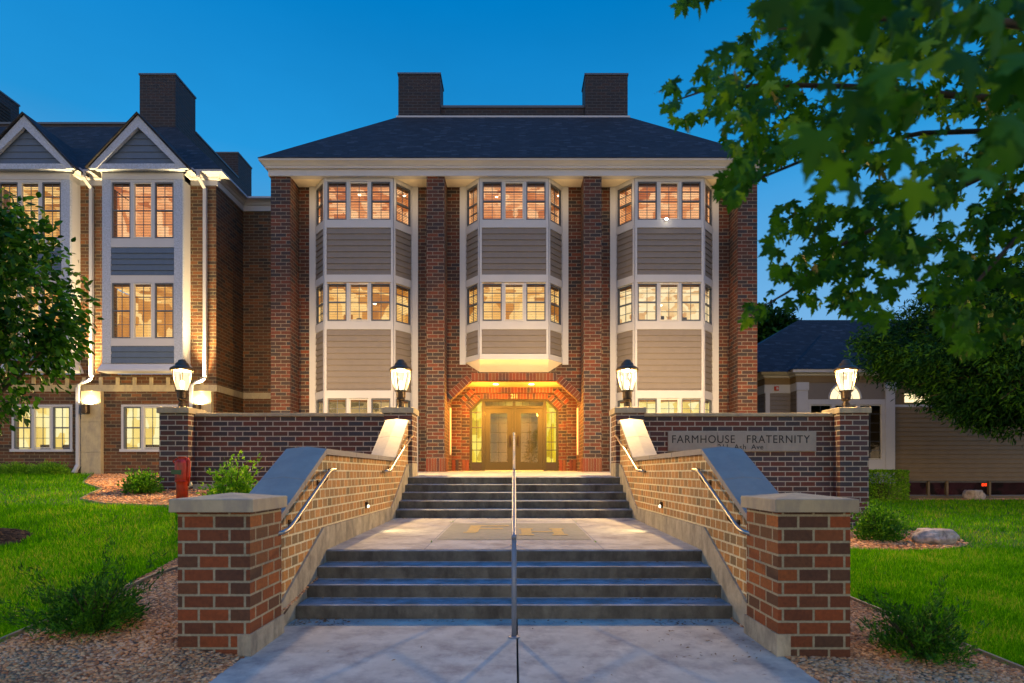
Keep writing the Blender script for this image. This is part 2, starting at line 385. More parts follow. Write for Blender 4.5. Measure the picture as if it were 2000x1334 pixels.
# lantern glass: ribbed, clear, glowing
def lantern_glass():
    m, t, b, out = new_mat('lantern_glass')
    t.nodes.remove(b)
    tr = nd(t, 'ShaderNodeBsdfTransparent')
    e = nd(t, 'ShaderNodeEmission'); e.inputs[0].default_value = (1.0, 0.84, 0.52, 1); e.inputs[1].default_value = 1.9
    tcn = nd(t, 'ShaderNodeTexCoord')
    w = nd(t, 'ShaderNodeTexNoise'); w.inputs['Scale'].default_value = 14; w.inputs['Detail'].default_value = 1
    mp = nd(t, 'ShaderNodeMapping'); mp.inputs['Scale'].default_value = (1, 1, 0.08)
    t.links.new(tcn.outputs['Object'], mp.inputs[0]); t.links.new(mp.outputs[0], w.inputs['Vector'])
    r = ramp_node(t, [(0.35, (0.12, 0.12, 0.12)), (0.6, (0.55, 0.55, 0.55))])
    t.links.new(w.outputs[0], r.inputs[0])
    ms = nd(t, 'ShaderNodeMixShader'); t.links.new(r.outputs[0], ms.inputs[0]); t.links.new(tr.outputs[0], ms.inputs[1]); t.links.new(e.outputs[0], ms.inputs[2])
    t.links.new(ms.outputs[0], out.inputs[0])
    return m
M['lantern'] = lantern_glass()

# ------------------------------------------------------------------ mesh builder
class MB:
    def __init__(s):
        s.v = []; s.f = []; s.uvo = {}
    def add(s, pts, faces):
        b = len(s.v)
        s.v += [tuple(p) for p in pts]
        s.f += [tuple(b + i for i in f) for f in faces]
    def poly(s, pts):
        s.add(pts, [tuple(range(len(pts)))])
    def hexa(s, p):
        s.add(p, [(0, 3, 2, 1), (4, 5, 6, 7), (0, 1, 5, 4), (1, 2, 6, 5), (2, 3, 7, 6), (3, 0, 4, 7)])
    def box(s, x0, x1, y0, y1, z0, z1):
        x0, x1 = min(x0, x1), max(x0, x1); y0, y1 = min(y0, y1), max(y0, y1); z0, z1 = min(z0, z1), max(z0, z1)
        s.hexa([(x0, y0, z0), (x1, y0, z0), (x1, y1, z0), (x0, y1, z0), (x0, y0, z1), (x1, y0, z1), (x1, y1, z1), (x0, y1, z1)])
    def ext(s, pts, d):
        n = len(pts); q = [tuple(Vector(p) + Vector(d)) for p in pts]
        s.add(list(pts) + q, [tuple(range(n - 1, -1, -1)), tuple(range(n, 2 * n))] + [(i, (i + 1) % n, n + (i + 1) % n, n + i) for i in range(n)])
    def ext_xz(s, poly, y0, y1):
        s.ext([(x, y0, z) for x, z in poly], (0, y1 - y0, 0))
    def ext_yz(s, poly, x0, x1):
        s.ext([(x0, y, z) for y, z in poly], (x1 - x0, 0, 0))
    def ext_xy(s, poly, z0, z1):
        s.ext([(x, y, z0) for x, y in poly], (0, 0, z1 - z0))
    def loft(s, rings, closed=True, caps=True):
        n = len(rings[0]); b = len(s.v)
        for r in rings: s.v += [tuple(p) for p in r]
        for i in range(len(rings) - 1):
            for j in range(n if closed else n - 1):
                k = (j + 1) % n
                s.f.append((b + i * n + j, b + i * n + k, b + (i + 1) * n + k, b + (i + 1) * n + j))
        if caps and closed:
            s.f.append(tuple(b + j for j in range(n - 1, -1, -1)))
            s.f.append(tuple(b + (len(rings) - 1) * n + j for j in range(n)))
    def lathe(s, prof, cx=0, cy=0, n=24, z=0):
        s.loft([[(cx + r * math.cos(2 * math.pi * j / n), cy + r * math.sin(2 * math.pi * j / n), z + h) for j in range(n)] for r, h in prof])
    def tube(s, pts, r, n=12):
        pts = [Vector(p) for p in pts]; rings = []
        for i, p in enumerate(pts):
            a = pts[max(0, i - 1)]; c = pts[min(len(pts) - 1, i + 1)]
            t = (c - a).normalized()
            up = Vector((0, 0, 1)) if abs(t.z) < 0.9 else Vector((0, 1, 0))
            u = t.cross(up).normalized(); w = u.cross(t).normalized()
            rr = r[i] if isinstance(r, (list, tuple)) else r
            rings.append([p + (u * math.cos(2 * math.pi * j / n) + w * math.sin(2 * math.pi * j / n)) * rr for j in range(n)])
        s.loft(rings)
    def build(s, name, mat, parent=None, smooth=False, bevel=0, local=False, seg=2):
        me = bpy.data.meshes.new(name)
        me.from_pydata(s.v, [], s.f)
        me.update()
        import bmesh
        bm = bmesh.new(); bm.from_mesh(me)
        bmesh.ops.recalc_face_normals(bm, faces=bm.faces)
        bm.to_mesh(me); bm.free()
        uvl = me.uv_layers.new(name='UVMap')
        for p in me.polygons:
            nn = p.normal
            if abs(nn.z) > 0.95:
                for li in p.loop_indices:
                    c = me.vertices[me.loops[li].vertex_index].co
                    uvl.data[li].uv = (c.x, c.y)
            else:
                t = Vector((-nn.y, nn.x, 0)).normalized()
                if abs(t.x) > abs(t.y):
                    if t.x < 0: t = -t
                elif t.y < 0: t = -t
                w = nn.cross(t)
                if w.z < 0: w = -w
                flat = abs(nn.z) < 0.05
                for li in p.loop_indices:
                    c = me.vertices[me.loops[li].vertex_index].co
                    uvl.data[li].uv = (c.dot(t), c.z if flat else c.dot(w))
        if smooth:
            for p in me.polygons: p.use_smooth = True
        me.materials.append(M[mat] if isinstance(mat, str) else mat)
        o = bpy.data.objects.new(name, me)
        C.objects.link(o)
        if bevel:
            b = o.modifiers.new('bevel', 'BEVEL'); b.width = bevel; b.segments = seg; b.limit_method = 'ANGLE'; b.angle_limit = R(40)
        put(o, parent, local)
        return o

def put(o, parent, local=False):
    if parent is not None:
        o.parent = parent
        if not local:
            L = Vector((0, 0, 0)); p = parent
            while p is not None:
                if p.type == 'EMPTY': L = L + p.location
                p = p.parent
            o.matrix_parent_inverse = Matrix.Translation(-L)
            if parent.type != 'EMPTY': o.matrix_parent_inverse = Matrix.Identity(4)

def thing(name, label, cat, loc=(0, 0, 0), group=None):
    o = bpy.data.objects.new(name, None); C.objects.link(o)
    o.location = loc; o.empty_display_size = 0.2
    o['label'] = label; o['category'] = cat
    if group: o['group'] = group
    return o
def tag(o, label, cat, group=None):
    o['label'] = label; o['category'] = cat
    if group: o['group'] = group
    return o
def structure(o, label=None, cat=None):
    o['kind'] = 'structure'
    if label: o['label'] = label
    if cat: o['category'] = cat
    return o
def stuff(o, label=None, cat=None):
    o['kind'] = 'stuff'
    if label: o['label'] = label
    if cat: o['category'] = cat
    return o

def text_mesh(name, body, size, mat, parent, origin, width=None, spacing=1.0, depth=0.006, flat_up=False, label=None, font_off=0.0):
    cu = bpy.data.curves.new('txt', 'FONT'); cu.body = body; cu.size = size; cu.space_character = spacing; cu.extrude = depth; cu.offset = font_off
    to = bpy.data.objects.new('txt', cu); C.objects.link(to)
    bpy.context.view_layer.update()
    me = bpy.data.meshes.new_from_object(to.evaluated_get(bpy.context.evaluated_depsgraph_get()))
    bpy.data.objects.remove(to)
    xs = [v.co.x for v in me.vertices]; x0, x1 = min(xs), max(xs)
    k = (width / (x1 - x0)) if width else 1.0
    for v in me.vertices:
        x, y, z = (v.co.x - x0) * k, v.co.y, v.co.z
        if flat_up: v.co = (origin[0] + x, origin[1] + y, origin[2] + z)
        else: v.co = (origin[0] + x, origin[1] - z, origin[2] + y)
    me.name = name; me.materials.clear(); me.materials.append(M[mat])
    o = bpy.data.objects.new(name, me); C.objects.link(o)
    put(o, parent)
    return o

# instanced clouds baked into one mesh
def cloud(name, mat, tv, tf, pos, size, mats, parent=None, smooth=False):
    tv = np.asarray(tv, float); tf = np.asarray(tf, int); n = len(pos); k = len(tv)
    v = np.einsum('nij,kj->nki', mats, tv) * np.asarray(size).reshape(n, 1, -1) + np.asarray(pos)[:, None, :]
    v = v.reshape(-1, 3)
    f = (tf[None] + (np.arange(n) * k)[:, None, None]).reshape(-1, tf.shape[1])
    me = bpy.data.meshes.new(name)
    me.vertices.add(len(v)); me.vertices.foreach_set('co', v.astype(np.float32).ravel())
    me.loops.add(f.size); me.loops.foreach_set('vertex_index', f.astype(np.int32).ravel())
    me.polygons.add(len(f)); me.polygons.foreach_set('loop_start', (np.arange(len(f)) * f.shape[1]).astype(np.int32))
    me.polygons.foreach_set('loop_total', np.full(len(f), f.shape[1], np.int32))
    if smooth: me.polygons.foreach_set('use_smooth', np.ones(len(f), bool))
    me.update(calc_edges=True); me.validate()
    me.materials.append(M[mat])
    o = bpy.data.objects.new(name, me); C.objects.link(o)
    put(o, parent)
    return o

def unit(a): return a / (np.linalg.norm(a, axis=-1, keepdims=True) + 1e-9)
def frames(tip, nrm):
    """rotation matrices whose y axis is tip and z axis about nrm"""
    y = unit(tip); x = unit(np.cross(y, nrm)); z = np.cross(x, y)
    return np.stack([x, y, z], axis=-1)
def rand_dirs(n): return unit(rng.normal(size=(n, 3)))

LEAF_V = [(0, 0, 0), (0.26, 0.35, 0.05), (0.20, 0.72, 0.02), (0, 1, -0.10), (-0.20, 0.72, 0.02), (-0.26, 0.35, 0.05), (0, 0.5, -0.03)]
LEAF_F = [(0, 1, 6), (1, 2, 6), (2, 3, 6), (3, 4, 6), (4, 5, 6), (5, 0, 6)]
NAR_V = [(0, 0, 0), (0.13, 0.5, 0.03), (0, 1, -0.08), (-0.13, 0.5, 0.03)]
NAR_F = [(0, 1, 2), (0, 2, 3)]
_h = [(0.05, -0.02), (0.30, -0.10), (0.40, -0.02), (0.24, 0.12), (0.44, 0.16), (0.47, 0.26), (0.64, 0.40), (0.50, 0.42), (0.47, 0.52), (0.34, 0.46), (0.13, 0.42), (0.22, 0.62), (0.15, 0.66), (0.13, 0.80), (0.07, 0.84)]
_o = [(0, 0.0)] + _h + [(0, 1.05)] + [(-x, y) for x, y in reversed(_h)]
MAP_V = [(x, y, -0.35 * x * x - 0.16 * y * y) for x, y in _o] + [(0, 0.32, 0.03)]
MAP_F = [(i, (i + 1) % len(_o), len(_o)) for i in range(len(_o))]

# ------------------------------------------------------------------ terrain
def prof(pts, y): return np.interp(y, [p[0] for p in pts], [p[1] for p in pts])
PL = [(-60, -0.3), (2, -0.05), (4, 0.04), (5.5, 0.18), (7.6, 0.50), (9.3, 0.85), (12.1, 1.08), (17.7, 1.36), (60, 1.5)]
PR = [(-60, -0.3), (2, -0.06), (4.5, -0.03), (7, 0.06), (10, 0.20), (12, 0.27), (22, 0.42), (60, 0.6)]
def gzv(x, y):
    x = np.asarray(x, float); y = np.asarray(y, float)
    z = np.where(x < 0, prof(PL, y), prof(PR, y))
    k = np.clip((np.abs(x) - 2.06) / 0.8, 0, 1); k = np.where(y > 5.3, 1, k)
    return z * k + (-0.062 + 0.012 * y) * (1 - k)
def gz(x, y): return float(gzv(x, y))
xs = [-400, -150, -60, -40, -30, -24, -20, -17, -14, -12, -10, -9, -8, -7, -6, -5, -4.5, -4, -3.6, -3.2, -2.8, -2.5, -2.2, -2.135, -2.11, 2.11, 2.135, 2.2, 2.5, 2.8, 3.2, 3.6, 4, 4.5, 5, 6, 7, 8, 9, 10, 12, 14, 17, 20, 24, 30, 40, 60, 150, 400]
ys = [-400, -100, -30, -10, -4, 0, 2, 3, 4, 4.5, 5, 5.5, 6, 6.5, 7, 7.6, 8.2, 8.8, 9.3, 10, 11, 12.1, 13, 14.5, 16, 17.7, 20, 22, 26, 32, 45, 60, 120, 400]
mb = MB()
for y in ys:
    for x in xs:
        z = gz(x, y)
        if abs(x) < 2.12: z = -0.16 if y < 12 else 0.2
        elif abs(x) < 6.9 and y > 12.3: z = min(z, 0.9)
        mb.v.append((x, y, z - 0.012))
nx = len(xs)
for j in range(len(ys) - 1):
    for i in range(nx - 1):
        a = j * nx + i
        mb.f.append((a, a + 1, a + 1 + nx, a + nx))
structure(mb.build('ground', 'lawn'))

# grass blades (denser close to the camera)
def grass(n, side, y0, y1, h):
    out = []
    y = y0 + (y1 - y0) * rng.random(n) ** 1.5
    lim = 0.9 * y + 0.6
    if side < 0:
        x = -(2.5 + (lim - 2.5) * rng.random(n))
        keep = ~((x > -3.93) & (y < 6.95)) & ~((y > 9.35) & (x > bedx(y))) & (((x + 7.12) / 0.78) ** 2 + ((y - 7.65) / 0.55) ** 2 > 1) & ~((x > -2.5)) & (y < 17.5)
    else:
        x = 2.5 + (lim - 2.5) * rng.random(n)
        keep = ~((x < 3.66) & (y < 7.3)) & ~in_rbed(x, y) & (y < 21.2)
    x, y = x[keep], y[keep]
    return x, y
def bedx(y):
    return np.interp(y, [9.3, 9.6, 10.2, 11.0, 11.8, 13.5, 17.7], [-5.3, -6.6, -7.45, -7.85, -8.2, -9.8, -12.5])
def in_rbed(x, y):
    return (((x - 6.2) / 1.75) ** 2 + ((y - 10.9) / 1.55) ** 2 < 1) | ((y > 9.6) & (y < 12.4) & (x < 7.2) & (x > 2.4) & (y > 10.2)) 
px_, py_ = [], []
for side in (-1, 1):
    for n, y0, y1 in ((90000, 4.4, 9.5), (90000, 4.4, 21.2)):
        gx, gy = grass(n, side, y0, y1, 0)
        px_.append(gx); py_.append(gy)
gx = np.concatenate(px_); gy = np.concatenate(py_)
gzz = gzv(gx, gy) - 0.015
n = len(gx)
tip = np.stack([rng.normal(0, 0.45, n), rng.normal(0, 0.45, n), np.ones(n)], 1)
fr = frames(tip, rand_dirs(n))
sz = (0.030 + 0.035 * rng.random(n)) * (0.8 + gy / 14)
stuff(cloud('grass', 'grass', [(-0.08, 0, 0), (0.08, 0, 0), (0.03, 0.6, 0.05), (0, 1, 0.16), (-0.03, 0.6, 0.05)], [(0, 1, 2), (0, 2, 4), (4, 2, 3)], np.stack([gx, gy, gzz], 1), sz, fr), 'short bright green lawn grass either side of the steps', 'grass')

# gravel beds: base sheets + pebbles
def sheet(name, poly, mat, up=0.004):
    mb = MB()
    # fan of small quads along the profile
    ylist = sorted(set([p[1] for p in poly] + [y for y in ys if min(p[1] for p in poly) < y < max(p[1] for p in poly)]))
    def cross(y):
        xsx = []
        for i in range(len(poly)):
            (x0, y0), (x1, y1) = poly[i], poly[(i + 1) % len(poly)]
            if (y0 - y) * (y1 - y) <= 0 and y0 != y1: xsx.append(x0 + (x1 - x0) * (y - y0) / (y1 - y0))
        return min(xsx), max(xsx)
    row = []
    for y in ylist:
        a, b = cross(y)
        row.append([(a + (b - a) * i / 8, y, gz(a + (b - a) * i / 8, y) + up) for i in range(9)])
    mb.v = [p for r in row for p in r]
    for j in range(len(row) - 1):
        for i in range(8): mb.f.append((j * 9 + i, j * 9 + i + 1, j * 9 + 10 + i, j * 9 + 9 + i))
    return mb.build(name, mat)
structure(sheet('gravel_bed', [(-3.93, 1.0), (-2.06, 1.0), (-2.06, 6.95), (-3.93, 6.95)], 'gravel_base'))
structure(sheet('gravel_bed', [(2.06, 1.0), (3.66, 1.0), (3.66, 7.3), (2.06, 7.3)], 'gravel_base'))
structure(sheet('gravel_bed', [(-5.3, 9.3), (-2.4, 9.31), (-2.4, 11.95), (-7.0, 12.6), (-8.8, 17.7), (-12.5, 17.71), (-9.8, 13.5), (-8.2, 11.8), (-7.85, 11.0), (-7.45, 10.2), (-6.6, 9.6)], 'gravel_base'))
structure(sheet('gravel_bed', [(2.4, 9.9), (4.6, 9.6), (6.2, 9.35), (7.4, 9.8), (7.95, 10.9), (7.4, 12.0), (6.9, 12.4), (2.4, 12.0)], 'gravel_base'))
structure(sheet('gravel_bed', [(9.0, 21.3), (30, 21.3), (30, 22.6), (9.0, 22.6)], 'gravel_base'))
t_ = (1 + 5 ** 0.5) / 2
ICO_V = unit(np.array([(-1, t_, 0), (1, t_, 0), (-1, -t_, 0), (1, -t_, 0), (0, -1, t_), (0, 1, t_), (0, -1, -t_), (0, 1, -t_), (t_, 0, -1), (t_, 0, 1), (-t_, 0, -1), (-t_, 0, 1)]))
ICO_F = [(0, 11, 5), (0, 5, 1), (0, 1, 7), (0, 7, 10), (0, 10, 11), (1, 5, 9), (5, 11, 4), (11, 10, 2), (10, 7, 6), (7, 1, 8), (3, 9, 4), (3, 4, 2), (3, 2, 6), (3, 6, 8), (3, 8, 9), (4, 9, 5), (2, 4, 11), (6, 2, 10), (8, 6, 7), (9, 8, 1)]
PX, PY, PS = [], [], []
def peb(n, fx, size):
    x, y = fx(n); PX.append(x); PY.append(y); PS.append(size * (0.55 + 0.75 * rng.random(len(x)) ** 1.5))
def rect(x0, x1, y0, y1):
    return lambda n: (x0 + (x1 - x0) * rng.random(n), y0 + (y1 - y0) * rng.random(n) ** 1.2)
peb(27000, rect(-3.93, -2.06, 3.2, 6.95), 0.0125)
peb(22000, rect(2.06, 3.66, 3.2, 7.2), 0.0125)
def lb(n):
    x = -12.5 + 10.1 * rng.random(n); y = 9.35 + 8.3 * rng.random(n)
    k = (x > bedx(y)) & ~((y > 11.95) & (x > -7.1)) & ~((x > -8.9) & (y > 17.6)); return x[k], y[k]
def rb(n):
    x = 2.4 + 5.8 * rng.random(n); y = 9.4 + 3 * rng.random(n)
    k = in_rbed(x, y) & ~((y > 11.95) & (x < 6.5)); return x[k], y[k]
peb(26000, lb, 0.020); peb(9000, rb, 0.024); peb(5000, rect(9.5, 20, 21.25, 22.2), 0.03)
x = np.concatenate(PX); y = np.concatenate(PY); s = np.concatenate(PS)
z = gzv(x, y) + s * 0.35
q = frames(rand_dirs(len(x)) * [1, 1, 0.25], np.array([0, 0, 1.0]) + 0.35 * rng.normal(size=(len(x), 3)))
sv = s[:, None] * np.stack([np.ones(len(x)), 0.75 + 0.5 * rng.random(len(x)), 0.45 + 0.3 * rng.random(len(x))], 1)
# anisotropic size is applied in world axes after rotation: keeps pebbles flat
jit = ICO_V * np.array([1.0, 1.35, 0.8])
stuff(cloud('gravel', 'pebble', jit, ICO_F, np.stack([x, y, z], 1), sv, q, smooth=False), 'tan and pink river gravel filling the planting beds', 'gravel')
# mulch ring of the left tree
n = 2600
a = rng.random(n) * 2 * math.pi; r_ = rng.random(n) ** 0.5
x = -7.12 + 0.78 * r_ * np.cos(a); y = 7.65 + 0.55 * r_ * np.sin(a)
stuff(cloud('mulch', 'mulch', jit, ICO_F, np.stack([x, y, prof(PL, y) + 0.004], 1), (0.03 * (0.4 + rng.random(n)))[:, None] * np.array([[1.4, 0.8, 0.35]]), frames(rand_dirs(n), rand_dirs(n))), 'ring of dark brown bark mulch in the left lawn', 'mulch')

# edging strips
def edging(pts, label):
    mb = MB()
    L = [Vector((x, y, gz(x, y))) for x, y in pts]
    rings = []
    for i, p in enumerate(L):
        a = L[max(0, i - 1)]; b = L[min(len(L) - 1, i + 1)]
        d = (b - a); d.z = 0; d.normalize(); nrm = Vector((-d.y, d.x, 0)) * 0.012
        rings.append([p - nrm + Vector((0, 0, -0.05)), p + nrm + Vector((0, 0, -0.05)), p + nrm + Vector((0, 0, 0.035)), p - nrm + Vector((0, 0, 0.035))])
    mb.loft(rings)
    return tag(mb.build('bed_edging', 'edging'), label, 'edging', 'thin edging strips around the gravel beds')
def fine(pts, k=5):
    out = []
    for (a, b), (c, d) in zip(pts, pts[1:]):
        for i in range(k): out.append((a + (c - a) * i / k, b + (d - b) * i / k))
    return out + [pts[-1]]
edging(fine([(-3.95, 1.0), (-3.97, 3.5), (-3.93, 5.2), (-3.80, 6.3), (-3.55, 6.9), (-2.5, 7.2)]), 'edging strip between the left lawn and the front gravel bed with the dark yew')
edging(fine([(3.70, 1.0), (3.68, 3.5), (3.64, 5.5), (3.60, 6.6), (3.3, 7.25), (2.5, 7.4)]), 'edging strip between the right lawn and the front gravel bed')
edging(fine([(-2.5, 9.25), (-5.3, 9.32), (-6.6, 9.6), (-7.45, 10.2), (-7.85, 11.0), (-8.2, 11.8), (-9.8, 13.5), (-12.5, 17.6)]), 'curved edging strip around the gravel bed behind the red standpipe')

# ------------------------------------------------------------------ walk, steps, landing, terrace
mb = MB()
for a, b in ((-2.125, 0.02), (0.034, 2.125)):
    for c, d in ((-6, 2.0), (2.012, 5.42), (5.432, 5.9)):
        mb.box(a, b, c, d, -0.14, -0.035 if d < 5.42 else -0.02)
mb.v = [(x, y, (z if z < -0.1 else (-0.06 + 0.012 * y if y > 0 else -0.06))) for x, y, z in mb.v]
structure(mb.build('walkway', 'concrete', bevel=0.006))
mb = MB(); mb.box(-2.10, 2.10, -6, 5.9, -0.16, -0.13)
structure(mb.build('walkway_base', 'joint'))
LZ0, LZ1 = 0.54, 0.60
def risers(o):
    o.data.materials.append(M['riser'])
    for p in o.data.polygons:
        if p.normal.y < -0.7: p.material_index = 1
prof_l = [(6.9, -0.2), (5.65, -0.2)]
for k in range(4):
    prof_l += [(5.65 + .305 * k + (0.012 if k else 0), 0.135 * k if k else 0.0), (5.65 + .305 * k, 0.135 * (k + 1))]
prof_l += [(10.6, LZ1 + 0.003), (10.6, -0.2)]
prof_l = [(5.65, -0.2), (5.65, 0.135), (5.967, 0.139), (5.955, 0.270), (6.272, 0.274), (6.26, 0.405), (6.578, 0.409), (6.566, LZ0), (10.43, LZ1), (10.43, -0.2)]
mb = MB(); mb.ext_yz(prof_l, -2.085, 2.085)
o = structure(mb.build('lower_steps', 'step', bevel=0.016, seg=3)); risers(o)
pu = [(10.42, 0.3)]
for k in range(5):
    z1 = LZ1 + 0.142 * (k + 1)
    pu += [(10.42 + .3025 * k, z1)]
    if k < 4: pu += [(10.42 + .3025 * (k + 1) + 0.012, z1 + 0.004)]
pu += [(12.6, 1.335), (12.6, 0.3)]
mb = MB(); mb.ext_yz(pu, -2.082, 2.082)
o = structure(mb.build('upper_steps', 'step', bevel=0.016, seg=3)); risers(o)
mb = MB()
mb.ext_yz([(12.1, 0.3), (12.1, 1.326), (17.6, 1.435), (17.6, 0.3)], -6.95, 6.95)
structure(mb.build('terrace', 'concrete'))
mb = MB()
mb.ext_yz([(17.0, 1.2), (17.0, 1.429), (19.4, 1.458), (19.4, 1.2)], -2.1, 2.1)
structure(mb.build('porch_floor', 'concrete'))
# landing surface sheets (lighter broom finish) with joints between them
def lz(y): return LZ0 + (LZ1 - LZ0) * (y - 6.566) / (10.42 - 6.566)
mb = MB()
for x0, x1 in ((-2.08, -1.006), (-0.994, 0.994), (1.006, 2.08)):
    for y0, y1 in ((6.60, 7.04), (7.052, 9.72), (9.732, 10.41)):
        mb.poly([(x0, y0, lz(y0) + .004), (x1, y0, lz(y0) + .004), (x1, y1, lz(y1) + .004), (x0, y1, lz(y1) + .004)])
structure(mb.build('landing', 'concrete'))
em = thing('painted_emblem', 'worn green rectangle painted on the landing with gold letters F and H', 'painted sign', (0, 8.4, lz(8.4)))
mb = MB(); mb.poly([(-.97, 7.43, lz(7.43) + .008), (.97, 7.43, lz(7.43) + .008), (.97, 9.45, lz(9.45) + .008), (-.97, 9.45, lz(9.45) + .008)])
mb.build('panel', 'paint_panel', em)
def letter(rects, name):
    mb = MB()
    for i, (x0, x1, y0, y1) in enumerate(rects):
        mb.poly([(x0, y0, lz(y0) + .012), (x1, y0, lz(y0) + .012), (x1, y1, lz(y1) + .012), (x0, y1, lz(y1) + .012)])
    return mb.build(name, 'paint_gold', em)
letter([(-.70, -.52, 8.12, 8.24), (-.66, -.50, 8.24, 9.10), (-.50, -.08, 8.98, 9.10), (-.50, -.16, 8.60, 8.72)], 'letter_f')
letter([(.07, .27, 7.85, 8.0), (.10, .24, 8.0, 8.56), (.07, .27, 8.56, 8.70), (.24, .54, 8.22, 8.34), (.54, .68, 8.0, 8.56), (.51, .72, 7.85, 8.0), (.51, .72, 8.56, 8.70)], 'letter_h')
# crack weeds and litter
def scatter_litter():
    P = []
    def band(n, x0, x1, y0, y1, zf, p=1.0):
        for _ in range(n):
            x = x0 + (x1 - x0) * random.random() ** p; y = y0 + (y1 - y0) * random.random(); P.append((x, y, zf(y) + 0.006))
    band(90, -2.03, 2.03, 5.52, 5.64, lambda y: 0.005)
    band(90, -2.05, -1.55, 5.40, 5.64, lambda y: 0.005)
    band(60, 1.3, 2.02, 5.42, 5.64, lambda y: 0.005)
    for k in range(3):
        band(26, 1.1, 2.05, 5.96 + .305 * k - 0.10, 5.95 + .305 * k, lambda y, k=k: 0.137 * (k + 1))
        band(8, -2.05, -1.0, 5.96 + .305 * k - 0.10, 5.95 + .305 * k, lambda y, k=k: 0.137 * (k + 1))
    band(150, -2.05, 2.05, 10.25, 10.41, lz)
    for k in range(4):
        band(110, -2.05, 2.05, 10.56 + .3025 * k, 10.71 + .3025 * k, lambda y, k=k: LZ1 + .142 * (k + 1) + 0.003)
    band(60, 1.2, 2.05, 4.4, 5.4, lambda y: -0.055 + 0.012 * y)
    band(20, -1.9, 1.9, 3.6, 5.4, lambda y: -0.055 + 0.012 * y)
    return np.array(P)
P = scatter_litter(); n = len(P)
stuff(cloud('leaf_litter', 'litter', NAR_V, NAR_F, P, (0.018 + 0.03 * rng.random(n)), frames(rand_dirs(n) * [1, 1, 0.15], np.array([0, 0, 1.0]) + 0.4 * rng.normal(size=(n, 3)))), 'dry brown leaf litter scattered on steps and walk', 'leaf litter')
n = 26
wx = np.where(rng.random(n) < .5, -1.0, 1.0) + rng.normal(0, .012, n); wy = np.where(rng.random(n) < .55, 7.2, 9.7) + rng.normal(0, .05, n)
stuff(cloud('weeds', 'shrub_bright', NAR_V, NAR_F, np.stack([wx, wy, lz(wy) + .005], 1), 0.018 + 0.02 * rng.random(n), frames(rand_dirs(n) + [0, 0, 1.2], rand_dirs(n))), 'tiny green weeds in the landing joints', 'weeds')

# ------------------------------------------------------------------ stair walls with front piers
def coping_loft(mb, sx, path, x0=2.05, x1=2.49, th=0.062, rise=0.026):
    xm = (x0 + x1) / 2
    rings = []
    for y, z in path:
        rings.append([(sx * x0, y, z), (sx * x0, y, z + th), (sx * xm, y, z + th + rise), (sx * x1, y, z + th), (sx * x1, y, z)])
    mb.loft(rings)
def pier_cap(x0, x1, y0, y1, z0, th, rise, parent, sx=1, name='pier_cap'):
    mb = MB()
    a, b = sorted((sx * x0, sx * x1)); cx, cy = (a + b) / 2, (y0 + y1) / 2
    mb.add([(a, y0, z0), (b, y0, z0), (b, y1, z0), (a, y1, z0), (a, y0, z0 + th), (b, y0, z0 + th), (b, y1, z0 + th), (a, y1, z0 + th), (cx, cy, z0 + th + rise)],
           [(0, 3, 2, 1), (0, 1, 5, 4), (1, 2, 6, 5), (2, 3, 7, 6), (3, 0, 4, 7), (4, 5, 8), (5, 6, 8), (6, 7, 8), (7, 4, 8)])
    return mb.build(name, 'stone', parent, bevel=0.006)
CP = [(5.17, 0.94), (6.5, 1.60), (10.25, 1.60), (11.52, 2.36), (11.765, 2.36)]
